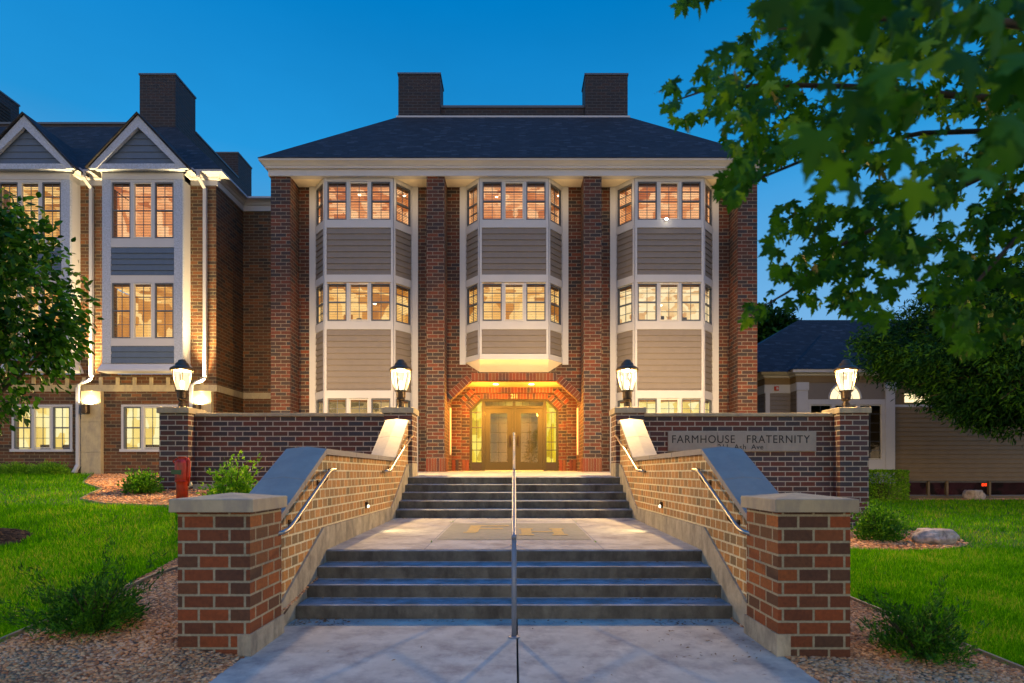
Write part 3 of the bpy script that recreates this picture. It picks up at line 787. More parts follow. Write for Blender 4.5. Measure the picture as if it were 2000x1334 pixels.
for sx, side in ((-1, 'left'), (1, 'right')):
    t = thing('stair_wall', 'stepped brick stair wall %s with pier at its foot' % ('left of the steps, beside the red standpipe,' if sx < 0 else 'right of the steps, in front of the name sign,'), 'wall', (sx * 2.27, 8.5, 0), 'brick walls flanking the steps')
    mb = MB()
    mb.ext_yz([(5.14, -0.4), (5.14, 0.93), (5.17, 0.94), (6.5, 1.60), (10.25, 1.60), (11.52, 2.36), (11.77, 2.36), (11.77, -0.4)], sx * 2.10, sx * 2.45)
    mb.build('wall', 'brick_wall_lit', t)
    mb = MB()
    for seg in (CP[:2], CP[1:3], CP[2:]):
        # split long pieces into stones with hairline joints
        (y0, z0), (y1, z1) = seg[0], seg[1]
        k = 2 if abs(z1 - z0) > 0.1 else 3
        for i in range(k):
            a, b = i / k, (i + 1) / k - 0.005
            e = 0 if i else 0.0
            coping_loft(mb, sx, [(y0 + (y1 - y0) * a, z0 + (z1 - z0) * a), (y0 + (y1 - y0) * b, z0 + (z1 - z0) * b)])
        if len(seg) > 2: coping_loft(mb, sx, seg[1:])
    mb.build('coping', 'coping', t)
    mb = MB()
    mb.ext_yz([(5.19, -0.4), (5.19, 0.17), (5.27, 0.21), (6.5, 0.80), (10.1, 0.80), (11.58, 1.56), (11.765, 1.56), (11.765, -0.4)], sx * 2.078, sx * 2.103)
    mb.ext_yz([(4.533, -0.4), (4.533, 0.165), (5.19, 0.165), (5.19, -0.4)], sx * 2.008, sx * 2.112)
    mb.build('curb', 'curb', t)
    mb = MB(); mb.box(sx * 2.018, sx * 2.57, 4.54, 5.15, -0.4, 1.095)
    mb.build('pier', 'brick_pier', t)
    pier_cap(1.975, 2.613, 4.49, 5.18, 1.098, 0.10, 0.04, t, sx)
    # step light set in the wall
    s = thing('step_light', 'tiny lit step light set in the %s stair wall above the landing' % side, 'wall light', (sx * 2.09, 8.41, 0.93), 'step lights in the stair walls')
    mb = MB(); mb.box(sx * 2.07, sx * 2.11, 8.38, 8.44, 0.90, 0.985); mb.build('housing', 'bronze', s)
    mb = MB(); mb.box(sx * 2.058, sx * 2.072, 8.385, 8.435, 0.905, 0.94); mb.build('lens', 'glow_soft', s)
    lamp_light('step_light_beam', 'SPOT', (sx * 2.03, 8.41, 0.92), 22, (1.0, 0.78, 0.38), 0.02, s, spot=80, blend=1.0).matrix_parent_inverse = Matrix.Translation(-Vector(s.location))
    l = bpy.data.objects[[o.name for o in bpy.data.objects if o.name.startswith('step_light_beam')][-1]]
    l.rotation_euler = Vector((-sx * 0.95, -0.0, -0.62)).to_track_quat('-Z', 'Y').to_euler()

# ------------------------------------------------------------------ retaining walls with rear piers
for sx, side in ((-1, 'left'), (1, 'right')):
    t = thing('retaining_wall', 'long dark brick terrace wall %s' % ('left of the steps, behind the red standpipe' if sx < 0 else 'right of the steps carrying the name sign'), 'wall', (sx * 4.5, 12.1, 0), 'brick terrace walls')
    mb = MB(); mb.box(sx * 2.585, sx * 6.455, 12.02, 12.32, 0.0, 2.535); mb.build('wall', 'brick_rear', t)
    mb = MB()
    k = 4
    for i in range(k):
        a = 2.585 + (6.455 - 2.585) * i / k; b = 2.585 + (6.455 - 2.585) * (i + 1) / k - 0.004
        mb.box(sx * a, sx * b, 11.99, 12.35, 2.537, 2.605)
    mb.build('coping', 'stone', t, bevel=0.005)
    for x0, x1 in ((2.02, 2.58), (6.46, 7.03)):
        mb = MB(); mb.box(sx * x0, sx * x1, 11.77, 12.37, -0.2, 2.575); mb.build('pier', 'brick_rear', t)
        pier_cap(x0 - 0.035, x1 + 0.035, 11.73, 12.41, 2.578, 0.115, 0.03, t, sx)
    mb = MB(); mb.box(sx * 2.013, sx * 2.4, 11.766, 12.375, -0.2, 1.59); mb.build('pier_base', 'curb', t)
    if sx < 0:
        mb = MB(); mb.box(-6.45, -4.2, 11.93, 12.02, 0.6, 1.17); mb.build('footing', 'curb', t)

# name sign
sg = thing('name_sign', 'long pale stone sign reading FARMHOUSE FRATERNITY 211 Ash Ave on dark brick', 'sign', (4.6, 12.0, 2.0))
mb = MB()
for a, b in ((3.11, 4.098), (4.102, 5.098), (5.102, 6.10)): mb.box(a, b, 11.985, 12.03, 1.83, 2.225)
mb.build('panel', 'coping', sg, bevel=0.002)
def sx_(px): return (px - VX) / F * 11.98
text_mesh('lettering', 'FARMHOUSE   FRATERNITY', 0.225, 'ink', sg, (sx_(1313), 11.984, 1.998), width=sx_(1582) - sx_(1313), spacing=1.12, depth=0.003)
text_mesh('lettering', '211  Ash  Ave', 0.150, 'ink', sg, (sx_(1402), 11.984, 1.868), width=sx_(1491) - sx_(1402), spacing=1.08, depth=0.003)

# ------------------------------------------------------------------ post lamps
def make_post_lamp():
    t = thing('post_lamp', 'x', 'lamp', (0, 0, 0), 'lit lanterns on the brick piers')
    mb = MB(); mb.lathe([(0.085, 0), (0.085, 0.03), (0.07, 0.04), (0.07, 0.11), (0.05, 0.125), (0.05, 0.15), (0.078, 0.165), (0.088, 0.19), (0.082, 0.21), (0.092, 0.215), (0.096, 0.34), (0.125, 0.345), (0.13, 0.365), (0.11, 0.368)], n=20)
    mb.build('base', 'bronze', t, smooth=False, local=True)
    prof_g = [(0.120, 0.368), (0.142, 0.45), (0.165, 0.55), (0.183, 0.65), (0.192, 0.73), (0.195, 0.77)]
    mb = MB()
    mb.loft([[(r * math.cos(math.pi / 3 * j + .3), r * math.sin(math.pi / 3 * j + .3), h) for j in range(6)] for r, h in prof_g], caps=False)
    mb.build('glass', 'lantern', t, local=True)
    mb = MB()
    for j in range(6):
        a = math.pi / 3 * j + .3
        mb.tube([((r + 0.002) * math.cos(a), (r + 0.002) * math.sin(a), h) for r, h in prof_g], 0.009, 8)
    mb.build('frame', 'hood', t, local=True, smooth=True)
    mb = MB(); mb.lathe([(0.19, 0.765), (0.225, 0.768), (0.228, 0.80), (0.20, 0.83), (0.165, 0.85), (0.135, 0.862), (0.125, 0.90), (0.112, 0.925), (0.085, 0.935), (0.078, 0.965), (0.055, 0.99), (0.02, 1.0), (0.003, 1.002)], n=28)
    mb.build('hood', 'hood', t, local=True, smooth=True)
    mb = MB(); mb.lathe([(0.02, 0.40), (0.028, 0.43), (0.035, 0.50), (0.030, 0.55), (0.005, 0.57)], n=14)
    mb.build('bulb', emit('bulb_glow', (1.0, 0.86, 0.60), 26), t, local=True, smooth=True)
    l = lamp_light('bulb_light', 'POINT', (0, 0, 0.66), 1600, (1.0, 0.60, 0.22), 0.05)
    l.parent = t
    return t
L0 = make_post_lamp()
lamps = [(-2.30, 'lit bronze lantern on the pier just left of the steps'), (2.30, 'lit bronze lantern on the pier just right of the steps'),
         (-6.745, 'lit bronze lantern on the far left pier, in front of the wing with gables'), (6.745, 'lit bronze lantern on the far right pier past the name sign')]
for i, (x, lab) in enumerate(lamps):
    if i == 0: o = L0
    else:
        o = L0.copy(); C.objects.link(o)
        for ch in [c for c in L0.children]:
            c2 = ch.copy(); C.objects.link(c2); c2.parent = o
    o.location = (x, 12.07, 2.70); o.rotation_euler.z = [0.0, 0.35, 0.75, -0.5][i]
    o['label'] = lab

# ------------------------------------------------------------------ handrails
# centre rails: lower flight and upper flight
def center_rail(label, ya, za, yb, zb, h, ext):
    t = thing('handrail', label, 'handrail', (0.0, ya, za), 'steel handrails of the stairway')
    top0 = (0, ya, za + h); top1 = (0, yb, zb + h)
    mb = MB()
    mb.tube([(0, ya - ext, za + h - 0.02), (0, ya - ext * .4, za + h), top0, top1, (0, yb + ext, zb + h), (0, yb + ext + .06, zb + h - .03)], 0.0215, 14)
    mb.tube([(0, ya, za + h * .55), (0, yb, zb + h * .55)], 0.016, 10)
    mb.build('rail', 'bluerail', t, smooth=True)
    for (y, z) in ((ya, za), (yb, zb)):
        mb = MB(); mb.tube([(0, y, z), (0, y, z + h)], 0.0215, 14); mb.build('post', 'bluerail', t, smooth=True)
        mb = MB(); mb.lathe([(0.05, 0), (0.05, 0.008), (0.024, 0.014)], 0, y, 16, z); mb.build('base_plate', 'bluerail', t)
    return t
center_rail('grey steel pipe rail down the middle of the lower steps', 5.05, -0.0, 6.95, lz(6.95), 0.86, 0.02)
center_rail('grey steel pipe rail down the middle of the upper steps by the doors', 9.95, lz(9.95), 11.80, 1.31, 0.87, 0.05)
def wall_rail(label, sx, pts, brackets):
    t = thing('handrail', label, 'handrail', (sx * 2.02, pts[0][0], pts[0][1]), 'steel handrails of the stairway')
    mb = MB()
    X = 1.995
    full = [(sx * X, y, z) for y, z in pts]
    mb.tube([(sx * 2.075, pts[0][0] - 0.02, pts[0][1] - 0.015), (sx * 2.03, pts[0][0] - 0.04, pts[0][1] - 0.01)] + full + [(sx * 2.04, pts[-1][0] + .05, pts[-1][1] + .005), (sx * 2.085, pts[-1][0] + .05, pts[-1][1] - .005)], 0.0195, 14)
    mb.build('rail', 'steel', t, smooth=True)
    for y, z in brackets:
        mb = MB()
        mb.tube([(sx * 1.995, y, z - 0.018), (sx * 1.995, y, z - 0.05), (sx * 2.03, y, z - 0.085), (sx * 2.10, y, z - 0.09)], 0.007, 8)
        mb.box(sx * 2.088, sx * 2.103, y - 0.03, y + 0.03, z - 0.12, z - 0.06)
        mb.build('bracket', 'bronze', t)
    return t
for sx, side in ((-1, 'left'), (1, 'right')):
    wall_rail('short steel rail on the %s stair wall beside the lower steps' % side, sx, [(5.14, .885), (5.26, .90), (5.34, .93), (6.40, 1.405), (6.48, 1.425), (6.62, 1.43)], [(5.55, 1.02), (6.35, 1.38)])
    wall_rail('steel rail on the %s stair wall beside the upper steps' % side, sx, [(9.40, 1.43), (9.62, 1.435), (9.72, 1.47), (11.36, 2.03), (11.46, 2.07), (11.72, 2.13)], [(9.95, 1.55), (11.1, 1.94)])

# ------------------------------------------------------------------ facade helper
class Facet:
    def __init__(s, p0, p1):
        s.p = Vector((*p0, 0)); q = Vector((*p1, 0)); s.L = (q - s.p).length; s.t = (q - s.p).normalized(); s.n = Vector((s.t.y, -s.t.x, 0))
    def P(s, u, d, z):
        w = s.p + s.t * u + s.n * d
        return (w.x, w.y, z)
    def box(s, mb, u0, u1, d0, d1, z0, z1):
        mb.hexa([s.P(u0, d1, z0), s.P(u1, d1, z0), s.P(u1, d0, z0), s.P(u0, d0, z0), s.P(u0, d1, z1), s.P(u1, d1, z1), s.P(u1, d0, z1), s.P(u0, d0, z1)])
    def siding(s, mb, u0, u1, z0, z1, pitch=0.168, base=0.0, proud=0.026):
        z = z1
        s.box(mb, u0, u1, base - .03, base - .018, z0, z1)
        while z > z0 + 0.01:
            zb = max(z0, z - pitch)
            mb.hexa([s.P(u0, base + proud, zb), s.P(u1, base + proud, zb), s.P(u1, base - .02, zb), s.P(u0, base - .02, zb),
                     s.P(u0, base + 0.002, z - .004), s.P(u1, base + 0.002, z - .004), s.P(u1, base - .02, z - .004), s.P(u0, base - .02, z - .004)])
            z -= pitch

def window(parent, fc, u0, u1, z0, z1, hung=True, blind=True, white=False, rows=4, cols=2, drop=1.0, label=None):
    mb = MB(); w = 0.032
    for a, b, c, d in ((u0, u0 + w, z0, z1), (u1 - w, u1, z0, z1), (u0 + w, u1 - w, z0, z0 + w), (u0 + w, u1 - w, z1 - w, z1)):
        fc.box(mb, a, b, -0.05, 0.018, c, d)
    if hung:
        zm = (z0 + z1) / 2; fc.box(mb, u0 + w, u1 - w, -0.045, 0.006, zm - 0.02, zm + 0.02)
    o = mb.build('window', 'sashw' if white else 'sash', parent)
    if label: o['label'] = label
    mb = MB()
    for i in range(1, cols):
        u = u0 + (u1 - u0) * i / cols; fc.box(mb, u - .007, u + .007, -0.034, -0.016, z0 + w, z1 - w)
    for i in range(1, rows):
        if hung and i * 2 == rows: continue
        z = z0 + (z1 - z0) * i / rows
        fc.box(mb, u0 + w, u1 - w, -0.033, -0.017, z - .007, z + .007)
    if mb.v: mb.build('muntins', 'sash', o)
    mb = MB(); mb.poly([fc.P(u0 + w, -0.04, z0 + w), fc.P(u1 - w, -0.04, z0 + w), fc.P(u1 - w, -0.04, z1 - w), fc.P(u0 + w, -0.04, z1 - w)])
    mb.build('glass', 'glass', o)
    if blind:
        mb = MB(); z = z1 - 0.03; zend = z1 - (z1 - z0 - 0.02) * drop
        fc.box(mb, u0 + .02, u1 - .02, -0.12, -0.065, z1 - 0.07, z1 - 0.01)
        while z > zend:
            mb.poly([fc.P(u0 + .02, -0.068, z), fc.P(u1 - .02, -0.068, z), fc.P(u1 - .02, -0.108, z + .002), fc.P(u0 + .02, -0.108, z + .002)])
            z -= 0.046
        mb.build('blind', 'blind', o)
    return o

def cornice(mb, path, profile, closed=False):
    """sweep (d, z) profile along xy path; d grows to the right of travel"""
    P = [Vector(p) for p in path]; rings = []
    for i, p in enumerate(P):
        dirs = []
        if i > 0: dirs.append((P[i] - P[i - 1]).normalized())
        if i < len(P) - 1: dirs.append((P[i + 1] - P[i]).normalized())
        ns = [Vector((d.y, -d.x)) for d in dirs]
        if len(ns) == 2:
            m = (ns[0] + ns[1]); m = m / (1 + ns[0].dot(ns[1]))
        else: m = ns[0]
        rings.append([(p.x + m.x * d, p.y + m.y * d, z) for d, z in profile])
    mb.loft(rings, closed=True, caps=True)

# ------------------------------------------------------------------ main building
MBL = thing('main_building', 'three storey red brick house with three bay windows over the lit entrance', 'building', (0, 18, 1.4))
FY, WY, TOPZ = 16.70, 17.36, 9.74
BC = [-4.385, 0.0, 4.385]
# back and side walls of the body
mb = MB()
for sx in (-1, 1):
    mb.box(sx * 6.84, sx * 6.55, 17.30, 27.0, 1.0, TOPZ)
    mb.box(sx * 6.56, sx * 5.965, WY, WY + .3, 1.0, TOPZ)
    mb.box(sx * 2.81, sx * 1.975, WY, WY + .3, 1.0, TOPZ)
    mb.box(sx * 1.975, sx * 1.575, WY, WY + .3, 4.6, TOPZ)
mb.box(-6.84, 6.84, 26.7, 27.0, 1.0, TOPZ)
# wall over the portal with its chamfered opening
mb.ext_xz([(-1.975, 3.42), (-1.975, 4.6), (1.975, 4.6), (1.975, 3.42), (1.945, 3.45), (1.245, 4.09), (-1.245, 4.09), (-1.945, 3.45)], WY, WY + .3)
mb.build('wall', 'brick_main', MBL)
# brick pillars
for x0, x1 in ((-6.84, -6.29), (-2.46, -1.955), (1.955, 2.46), (6.29, 6.84)):
    mb = MB(); mb.box(x0, x1, FY, WY + .01, 1.62, TOPZ - .003); mb.build('pillar', 'brick_main', MBL)
    mb = MB()
    for i in range(7):
        w = (x1 - x0 + .02) / 7; mb.box(x0 - .01 + w * i, x0 - .01 + w * (i + 1) - .009, FY - .02, FY + .1, 1.43, 1.80)
    for i in range(8):
        w = .6 / 8
        for xa, xb in ((x0 - .02, x0 + .05), (x1 - .05, x1 + .02)): mb.box(xa, xb, FY + .005 + w * i, FY + .005 + w * (i + 1) - .009, 1.43, 1.80)
    b = mb.build('pillar_base', 'unit', MBL)
    mb = MB(); mb.box(x0 - .003, x1 + .003, FY - .008, WY, 1.40, 1.805); mb.build('pillar_core', 'mortar', MBL)

def soldier(mb, mb2, p0, p1, h, y0, y1, bw=0.1):
    """row of bricks standing on the line p0-p1 (x,z), height h to the left of travel"""
    p0, p1 = Vector(p0), Vector(p1); d = p1 - p0; L = d.length; d.normalize(); n = Vector((-d.y, d.x))
    k = max(1, round(L / bw)); w = L / k
    for i in range(k):
        a = p0 + d * (w * i + .005); b = p0 + d * (w * (i + 1) - .005)
        q = [a, b, b + n * h, a + n * h]
        mb.ext_xz([(v.x, v.y) for v in q], y0, y1)
    q = [p0, p1, p1 + n * (h + .004), p0 + n * (h + .004)]
    mb2.ext_xz([(v.x, v.y) for v in q], y0 + .007, y1 - .002)
mb, m2 = MB(), MB()
soldier(mb, m2, (-1.245, 4.09), (1.245, 4.09), 0.215, WY - .012, WY + .12)
soldier(mb, m2, (-1.945, 3.45), (-1.245, 4.09), 0.20, WY - .014, WY + .12)
soldier(mb, m2, (1.245, 4.09), (1.945, 3.45), 0.20, WY - .014, WY + .12)
a = mb.build('entrance_arch', 'unit', MBL); m2.build('arch_mortar', 'mortar', a)

# portal: side walls, ceiling, inner wall
IY = 18.80
mb = MB()
for sx in (-1, 1):
    mb.box(sx * 1.975, sx * 2.25, WY + .3, IY + .4, 1.3, 4.4)
mb.ext_xz([(-1.98, 1.3), (-1.98, 4.12), (1.98, 4.12), (1.98, 1.3), (1.66, 1.3), (1.66, 3.55), (1.25, 3.92), (-1.25, 3.92), (-1.66, 3.55), (-1.66, 1.3)], IY, IY + .14)
mb.ext_xz([(-1.70, 1.3), (-1.70, 4.12), (1.70, 4.12), (1.70, 1.3), (1.42, 1.3), (1.42, 3.40), (1.09, 3.745), (-1.09, 3.745), (-1.42, 3.40), (-1.42, 1.3)], IY + .141, IY + .30)
mb.build('porch_wall', 'brick_main', MBL)
mb, m2 = MB(), MB()
soldier(mb, m2, (-1.22, 3.93), (1.22, 3.93), 0.175, IY - .012, IY + .1)
soldier(mb, m2, (-1.63, 3.56), (-1.25, 3.93), 0.17, IY - .012, IY + .1)
soldier(mb, m2, (1.25, 3.93), (1.63, 3.56), 0.17, IY - .012, IY + .1)
soldier(mb, m2, (-1.08, 3.748), (1.08, 3.748), 0.178, IY + .128, IY + .2)
soldier(mb, m2, (-1.42, 3.40), (-1.09, 3.745), 0.19, IY + .128, IY + .2)
soldier(mb, m2, (1.09, 3.745), (1.42, 3.40), 0.19, IY + .128, IY + .2)
a = mb.build('inner_arch', 'unit', MBL); m2.build('arch_mortar', 'mortar', a)
mb = MB(); mb.box(-1.97, 1.97, WY + .125, IY - .001, 4.10, 4.2)
mb.build('porch_ceiling', 'porch_paint', MBL)
mb = MB()
for x in (-0.56, 0.53):
    mb.lathe([(0.085, 0), (0.085, 0.01)], x, 18.1, 20, 4.083)
mb.build('downlight', 'glow_soft', MBL)
for x in (-0.56, 0.53):
    lamp_light('downlight_beam', 'SPOT', (x, 18.1, 4.06), 380, (1.0, 0.44, 0.06), 0.06, spec=0.0, spot=150, blend=0.7, rot=(0, 0, 0))
    lamp_light('porch_fill', 'POINT', (x * 1.7, 18.0, 3.35), 215, (1.0, 0.38, 0.04), 0.12, spec=0.0)  # added fill light hanging free, stands in for bounce inside the porch
text_mesh('house_number', '211', 0.20, 'brass', MBL, (-0.10, IY + 0.118, 3.765), width=0.20, depth=0.006, font_off=.004)
# base course and tall pale vertical boards either side of the porch
for sx in (-1, 1):
    mb = MB(); mb.box(sx * 1.445, sx * 1.90, IY + .15, IY + .16, 1.43, 1.79)
    for i in range(5): mb.box(sx * (1.44 + .105 * i), sx * (1.44 + .105 * i + .096), IY - (.02 if i > 2 else -.12), IY + .15, 1.43, 1.80)
    mb.build('porch_base', 'unit', MBL)

for sx in (-1, 1):
    mb = MB(); mb.box(sx * 1.955, sx * 1.98, 18.22, 18.50, 1.95, 3.40); mb.build('side_panel', 'soffit', MBL)
# doors
DY = 19.02
DZ = 1.46
ent = MBL
mb = MB()
mb.ext_xz([(-1.42, DZ), (-1.42, 3.40), (-1.09, 3.745), (1.09, 3.745), (1.42, 3.40), (1.42, DZ), (1.36, DZ), (1.36, 3.37), (1.06, 3.69), (-1.06, 3.69), (-1.36, 3.37), (-1.36, DZ)], DY, DY + .1)
for x0, x1 in ((-1.03, -0.93), (-0.045, 0.045), (0.93, 1.03)): mb.box(x0, x1, DY + .003, DY + .1, DZ, 3.70)
mb.box(-0.93, -0.045, DY + .003, DY + .1, 3.46, 3.53); mb.box(0.045, 0.93, DY + .003, DY + .1, 3.46, 3.53)
frame_o = mb.build('door_frame', 'door', ent)
for sx in (-1, 1):
    mb = MB(); x0, x1 = 0.05, 0.925
    g0, g1, gz0, gz1 = 0.22, 0.76, 1.74, 3.30
    for a, b, c, d in ((x0, g0, DZ + .02, 3.455), (g1, x1, DZ + .02, 3.455), (g0, g1, DZ + .02, gz0), (g0, g1, gz1, 3.455)):
        mb.box(sx * a, sx * b, DY + .02, DY + .065, c, d)
    dr = mb.build('door', 'door', ent)
    mb = MB()
    mb.box(sx * .484, sx * .496, DY + .03, DY + .05, gz0, gz1)
    for z in (2.05, 2.36, 2.68, 2.99): mb.box(sx * g0, sx * g1, DY + .031, DY + .049, z - .006, z + .006)
    mb.build('muntins', 'door', dr)
    mb = MB(); mb.poly([(sx * g0, DY + .04, gz0), (sx * g1, DY + .04, gz0), (sx * g1, DY + .04, gz1), (sx * g0, DY + .04, gz1)]); mb.build('glass', 'glass', dr)
    mb = MB(); hx = sx * 0.125
    mb.box(hx - .03, hx + .03, DY + .008, DY + .02, 2.22, 2.60)
    mb.tube([(hx, DY + .01, 2.28), (hx, DY - .05, 2.30), (hx, DY - .055, 2.42), (hx, DY - .05, 2.54), (hx, DY + .01, 2.56)], 0.014, 10)
    mb.build('handle', 'bronze', dr)
    # transom
    mb = MB()
    for i in range(1, 4): mb.box(sx * (0.05 + .2195 * i) - .009, sx * (0.05 + .2195 * i) + .009, DY + .02, DY + .06, 3.53, 3.69)
    mb.box(sx * .045, sx * .93, DY + .021, DY + .059, 3.528, 3.54); mb.box(sx * .045, sx * .93, DY + .021, DY + .059, 3.675, 3.69)
    tr_ = mb.build('transom', 'door', ent)
    # sidelight
    mb = MB()
    mb.box(sx * 1.03, sx * 1.36, DY + .02, DY + .07, DZ, 1.715); mb.box(sx * 1.03, sx * 1.045, DY + .022, DY + .065, 1.7, 3.5); mb.box(sx * 1.345, sx * 1.36, DY + .022, DY + .065, 1.7, 3.4)
    mb.box(sx * 1.19, sx * 1.205, DY + .028, DY + .058, 1.7, 3.33)
    for z in (1.72, 2.12, 2.38, 2.84, 3.33): mb.box(sx * 1.03, sx * 1.36, DY + .025, DY + .06, z - .012, z + .012)
    mb.build('sidelight', 'bronze', ent)
mb = MB(); mb.poly([(-1.36, DY + .045, 1.7), (1.36, DY + .045, 1.7), (1.36, DY + .045, 3.37), (1.06, DY + .045, 3.69), (-1.06, DY + .045, 3.69), (-1.36, DY + .045, 3.37)])
mb.build('entrance_glass', 'glass', ent)
mb = MB(); mb.box(-0.93, 0.93, DY - .04, DY + .1, DZ - .008, DZ + .015); mb.build('threshold', 'brass', ent)
# foyer behind the doors, with a second pair of panelled doors
mb = MB()
mb.poly([(-1.9, 20.9, 1.4), (1.9, 20.9, 1.4), (1.9, 20.9, 4.0), (-1.9, 20.9, 4.0)])
mb.poly([(-1.9, 19.2, 1.4), (-1.9, 20.9, 1.4), (-1.9, 20.9, 4.0), (-1.9, 19.2, 4.0)])
mb.poly([(1.9, 19.2, 1.4), (1.9, 20.9, 1.4), (1.9, 20.9, 4.0), (1.9, 19.2, 4.0)])
mb.build('foyer', 'foyer', MBL)
mb = MB()
mb.poly([(-1.9, 19.2, 3.9), (1.9, 19.2, 3.9), (1.9, 20.9, 3.9), (-1.9, 20.9, 3.9)])
mb.poly([(-1.9, 19.2, 1.44), (1.9, 19.2, 1.44), (1.9, 20.9, 1.44), (-1.9, 20.9, 1.44)])
mb.build('foyer_ceiling', 'soffit', MBL)
mb = MB()
for sx in (-1, 1):
    mb.box(sx * .03, sx * .98, 20.5, 20.56, 1.44, 3.3)
    for i in range(4):
        for j in range(2):
            x = .16 + .36 * j; z = 1.6 + .42 * i
            mb.box(sx * x, sx * (x + .30), 20.485, 20.5, z, z + .34)
    mb.box(sx * .98, sx * 1.12, 20.45, 20.6, 1.44, 3.7)
mb.box(-1.1, 1.1, 20.45, 20.6, 3.3, 3.9)
mb.build('inner_door', 'doorlite', MBL)
lamp_light('foyer_light', 'POINT', (0, 19.9, 3.6), 30, (1.0, 0.75, 0.20), 0.15)

# bay windows
BZ = dict(w3=(8.54, 9.62), b3=(8.32, 8.54), s3=(6.99, 8.32), b2=(6.78, 6.99), w2=(5.68, 6.76), b1=(5.45, 5.68))
rooms3 = ['room_o0', 'room_o1', 'room_o2']; rooms2 = ['room_a0', 'room_a1', 'room_c']; rooms1 = ['room_g', None, 'room_y']
for bi, cx in enumerate(BC):
    A = (cx - 1.41, WY); B = (cx - .965, 16.80); Cc = (cx + .965, 16.80); D = (cx + 1.41, WY)
    fcs = [Facet(A, B), Facet(B, Cc), Facet(Cc, D)]
    low = 4.60 if bi == 1 else 1.43
    mb = MB()   # trim boards
    panels = []
    for side in (-1, 1):
        mb.box(cx + side * 1.41, cx + side * 1.585, WY - .045, WY + .02, (4.55 if bi == 1 else 1.43), TOPZ)
    for fi, fc in enumerate(fcs):
        L = fc.L; cw = 0.055
        for u0, u1 in ((0.0, cw), (L - cw, L)):
            fc.box(mb, u0, u1, -0.06, 0.035 + 0.0015 * fi, low, TOPZ)
        for (z0, z1) in (BZ['b3'], BZ['b2'], BZ['b1'], (9.62, TOPZ)):
            fc.box(mb, cw, L - cw, -0.05, 0.030, z0, z1)
        if bi == 1:
            fc.box(mb, cw, L - cw, -0.05, 0.032, 4.60, 4.752)
            panels.append((fc, cw, L - cw, 4.752, BZ['b1'][0]))
        else:
            fc.box(mb, cw, L - cw, -0.05, 0.030, 3.50, 3.72)
            panels.append((fc, cw, L - cw, 3.72, BZ['b1'][0]))
            fc.box(mb, cw, L - cw, -0.05, 0.030, 2.25, 2.36)
            panels.append((fc, cw, L - cw, 1.43, 2.25))
        panels.append((fc, cw, L - cw, *BZ['s3']))
        # windows
        floors = [BZ['w3'], BZ['w2']] + ([] if bi == 1 else [(2.36, 3.50)])
        for wi, (z0, z1) in enumerate(floors):
            bl = not ((bi == 2 and wi == 1) or wi == 2)
            drop = 1.0 if bl else 0.2
            if fi == 1:
                n3 = 3; gap = 0.075; ww = (L - 2 * cw - gap * 2 - .04) / 3
                for k in range(3):
                    u = cw + .02 + k * (ww + gap)
                    window(MBL, fc, u, u + ww, z0 + .012, z1 - .012, hung=(k != 1), blind=(wi != 2 or True), white=(k == 1), drop=(1.0 if bl else (0.16 if wi == 1 else 0.08)))
                    if k < 2: fc.box(mb, u + ww, u + ww + gap, -0.05, 0.024, z0, z1)
                fc.box(mb, cw, cw + .02, -0.05, .022, z0, z1); fc.box(mb, L - cw - .02, L - cw, -0.05, .022, z0, z1)
            else:
                window(MBL, fc, cw + .03, L - cw - .03, z0 + .012, z1 - .012, hung=True, blind=True, drop=(1.0 if bl else (0.16 if wi == 1 else 0.08)))
                fc.box(mb, cw, cw + .03, -0.05, .022, z0, z1); fc.box(mb, L - cw - .03, L - cw, -0.05, .022, z0, z1)
    bay = mb.build('bay_trim', 'trim', MBL)
    for pn in panels:
        sd = MB(); pn[0].siding(sd, *pn[1:]); sd.build('bay_siding', 'siding', bay)
    # lit rooms
    for (zz0, zz1), rm in zip(((8.3, 9.73), (5.45, 6.99), (1.5, 3.6)), (rooms3[bi], rooms2[bi], rooms1[bi])):
        if rm is None: continue
        mb = MB(); xa, xb = cx - 2.0, cx + 2.0
        if bi == 1: xa, xb = cx - 1.9, cx + 1.9
        ya, yb = WY + .31, 19.0
        mb.poly([(xa, yb, zz0), (xb, yb, zz0), (xb, yb, zz1), (xa, yb, zz1)])
        mb.poly([(xa, ya, zz0), (xa, yb, zz0), (xa, yb, zz1), (xa, ya, zz1)])
        mb.poly([(xb, ya, zz0), (xb, yb, zz0), (xb, yb, zz1), (xb, ya, zz1)])
        mb.poly([(xa, ya - .3, zz1), (xb, ya - .3, zz1), (xb, yb, zz1), (xa, yb, zz1)])
        mb.poly([(xa, ya, zz0), (xb, ya, zz0), (xb, yb, zz0), (xa, yb, zz0)])
        mb.build('lit_room', rm, MBL)
# skirt under the middle bay
mb = MB()
Fl, Fr, Wl, Wr, Rl, Rr = (-.965, 16.79, 4.60), (.965, 16.79, 4.60), (-1.41, WY, 4.60), (1.41, WY, 4.60), (-1.0, WY - .002, 4.335), (1.0, WY - .002, 4.335)
mb.poly([Fl, Rl, Rr, Fr]); mb.poly([Fl, Wl, Rl]); mb.poly([Fr, Rr, Wr])
mb.build('bay_soffit', 'soffit', MBL)
# added point lights without fixtures below the eaves, washing the soffit warm
for cx in BC:
    lamp_light('soffit_fill', 'POINT', (cx + 1.42, 16.75, TOPZ - .55), 7, (1.0, 0.60, 0.22), 0.2)
    lamp_light('soffit_fill', 'POINT', (cx - 1.42, 16.75, TOPZ - .55), 7, (1.0, 0.60, 0.22), 0.2)
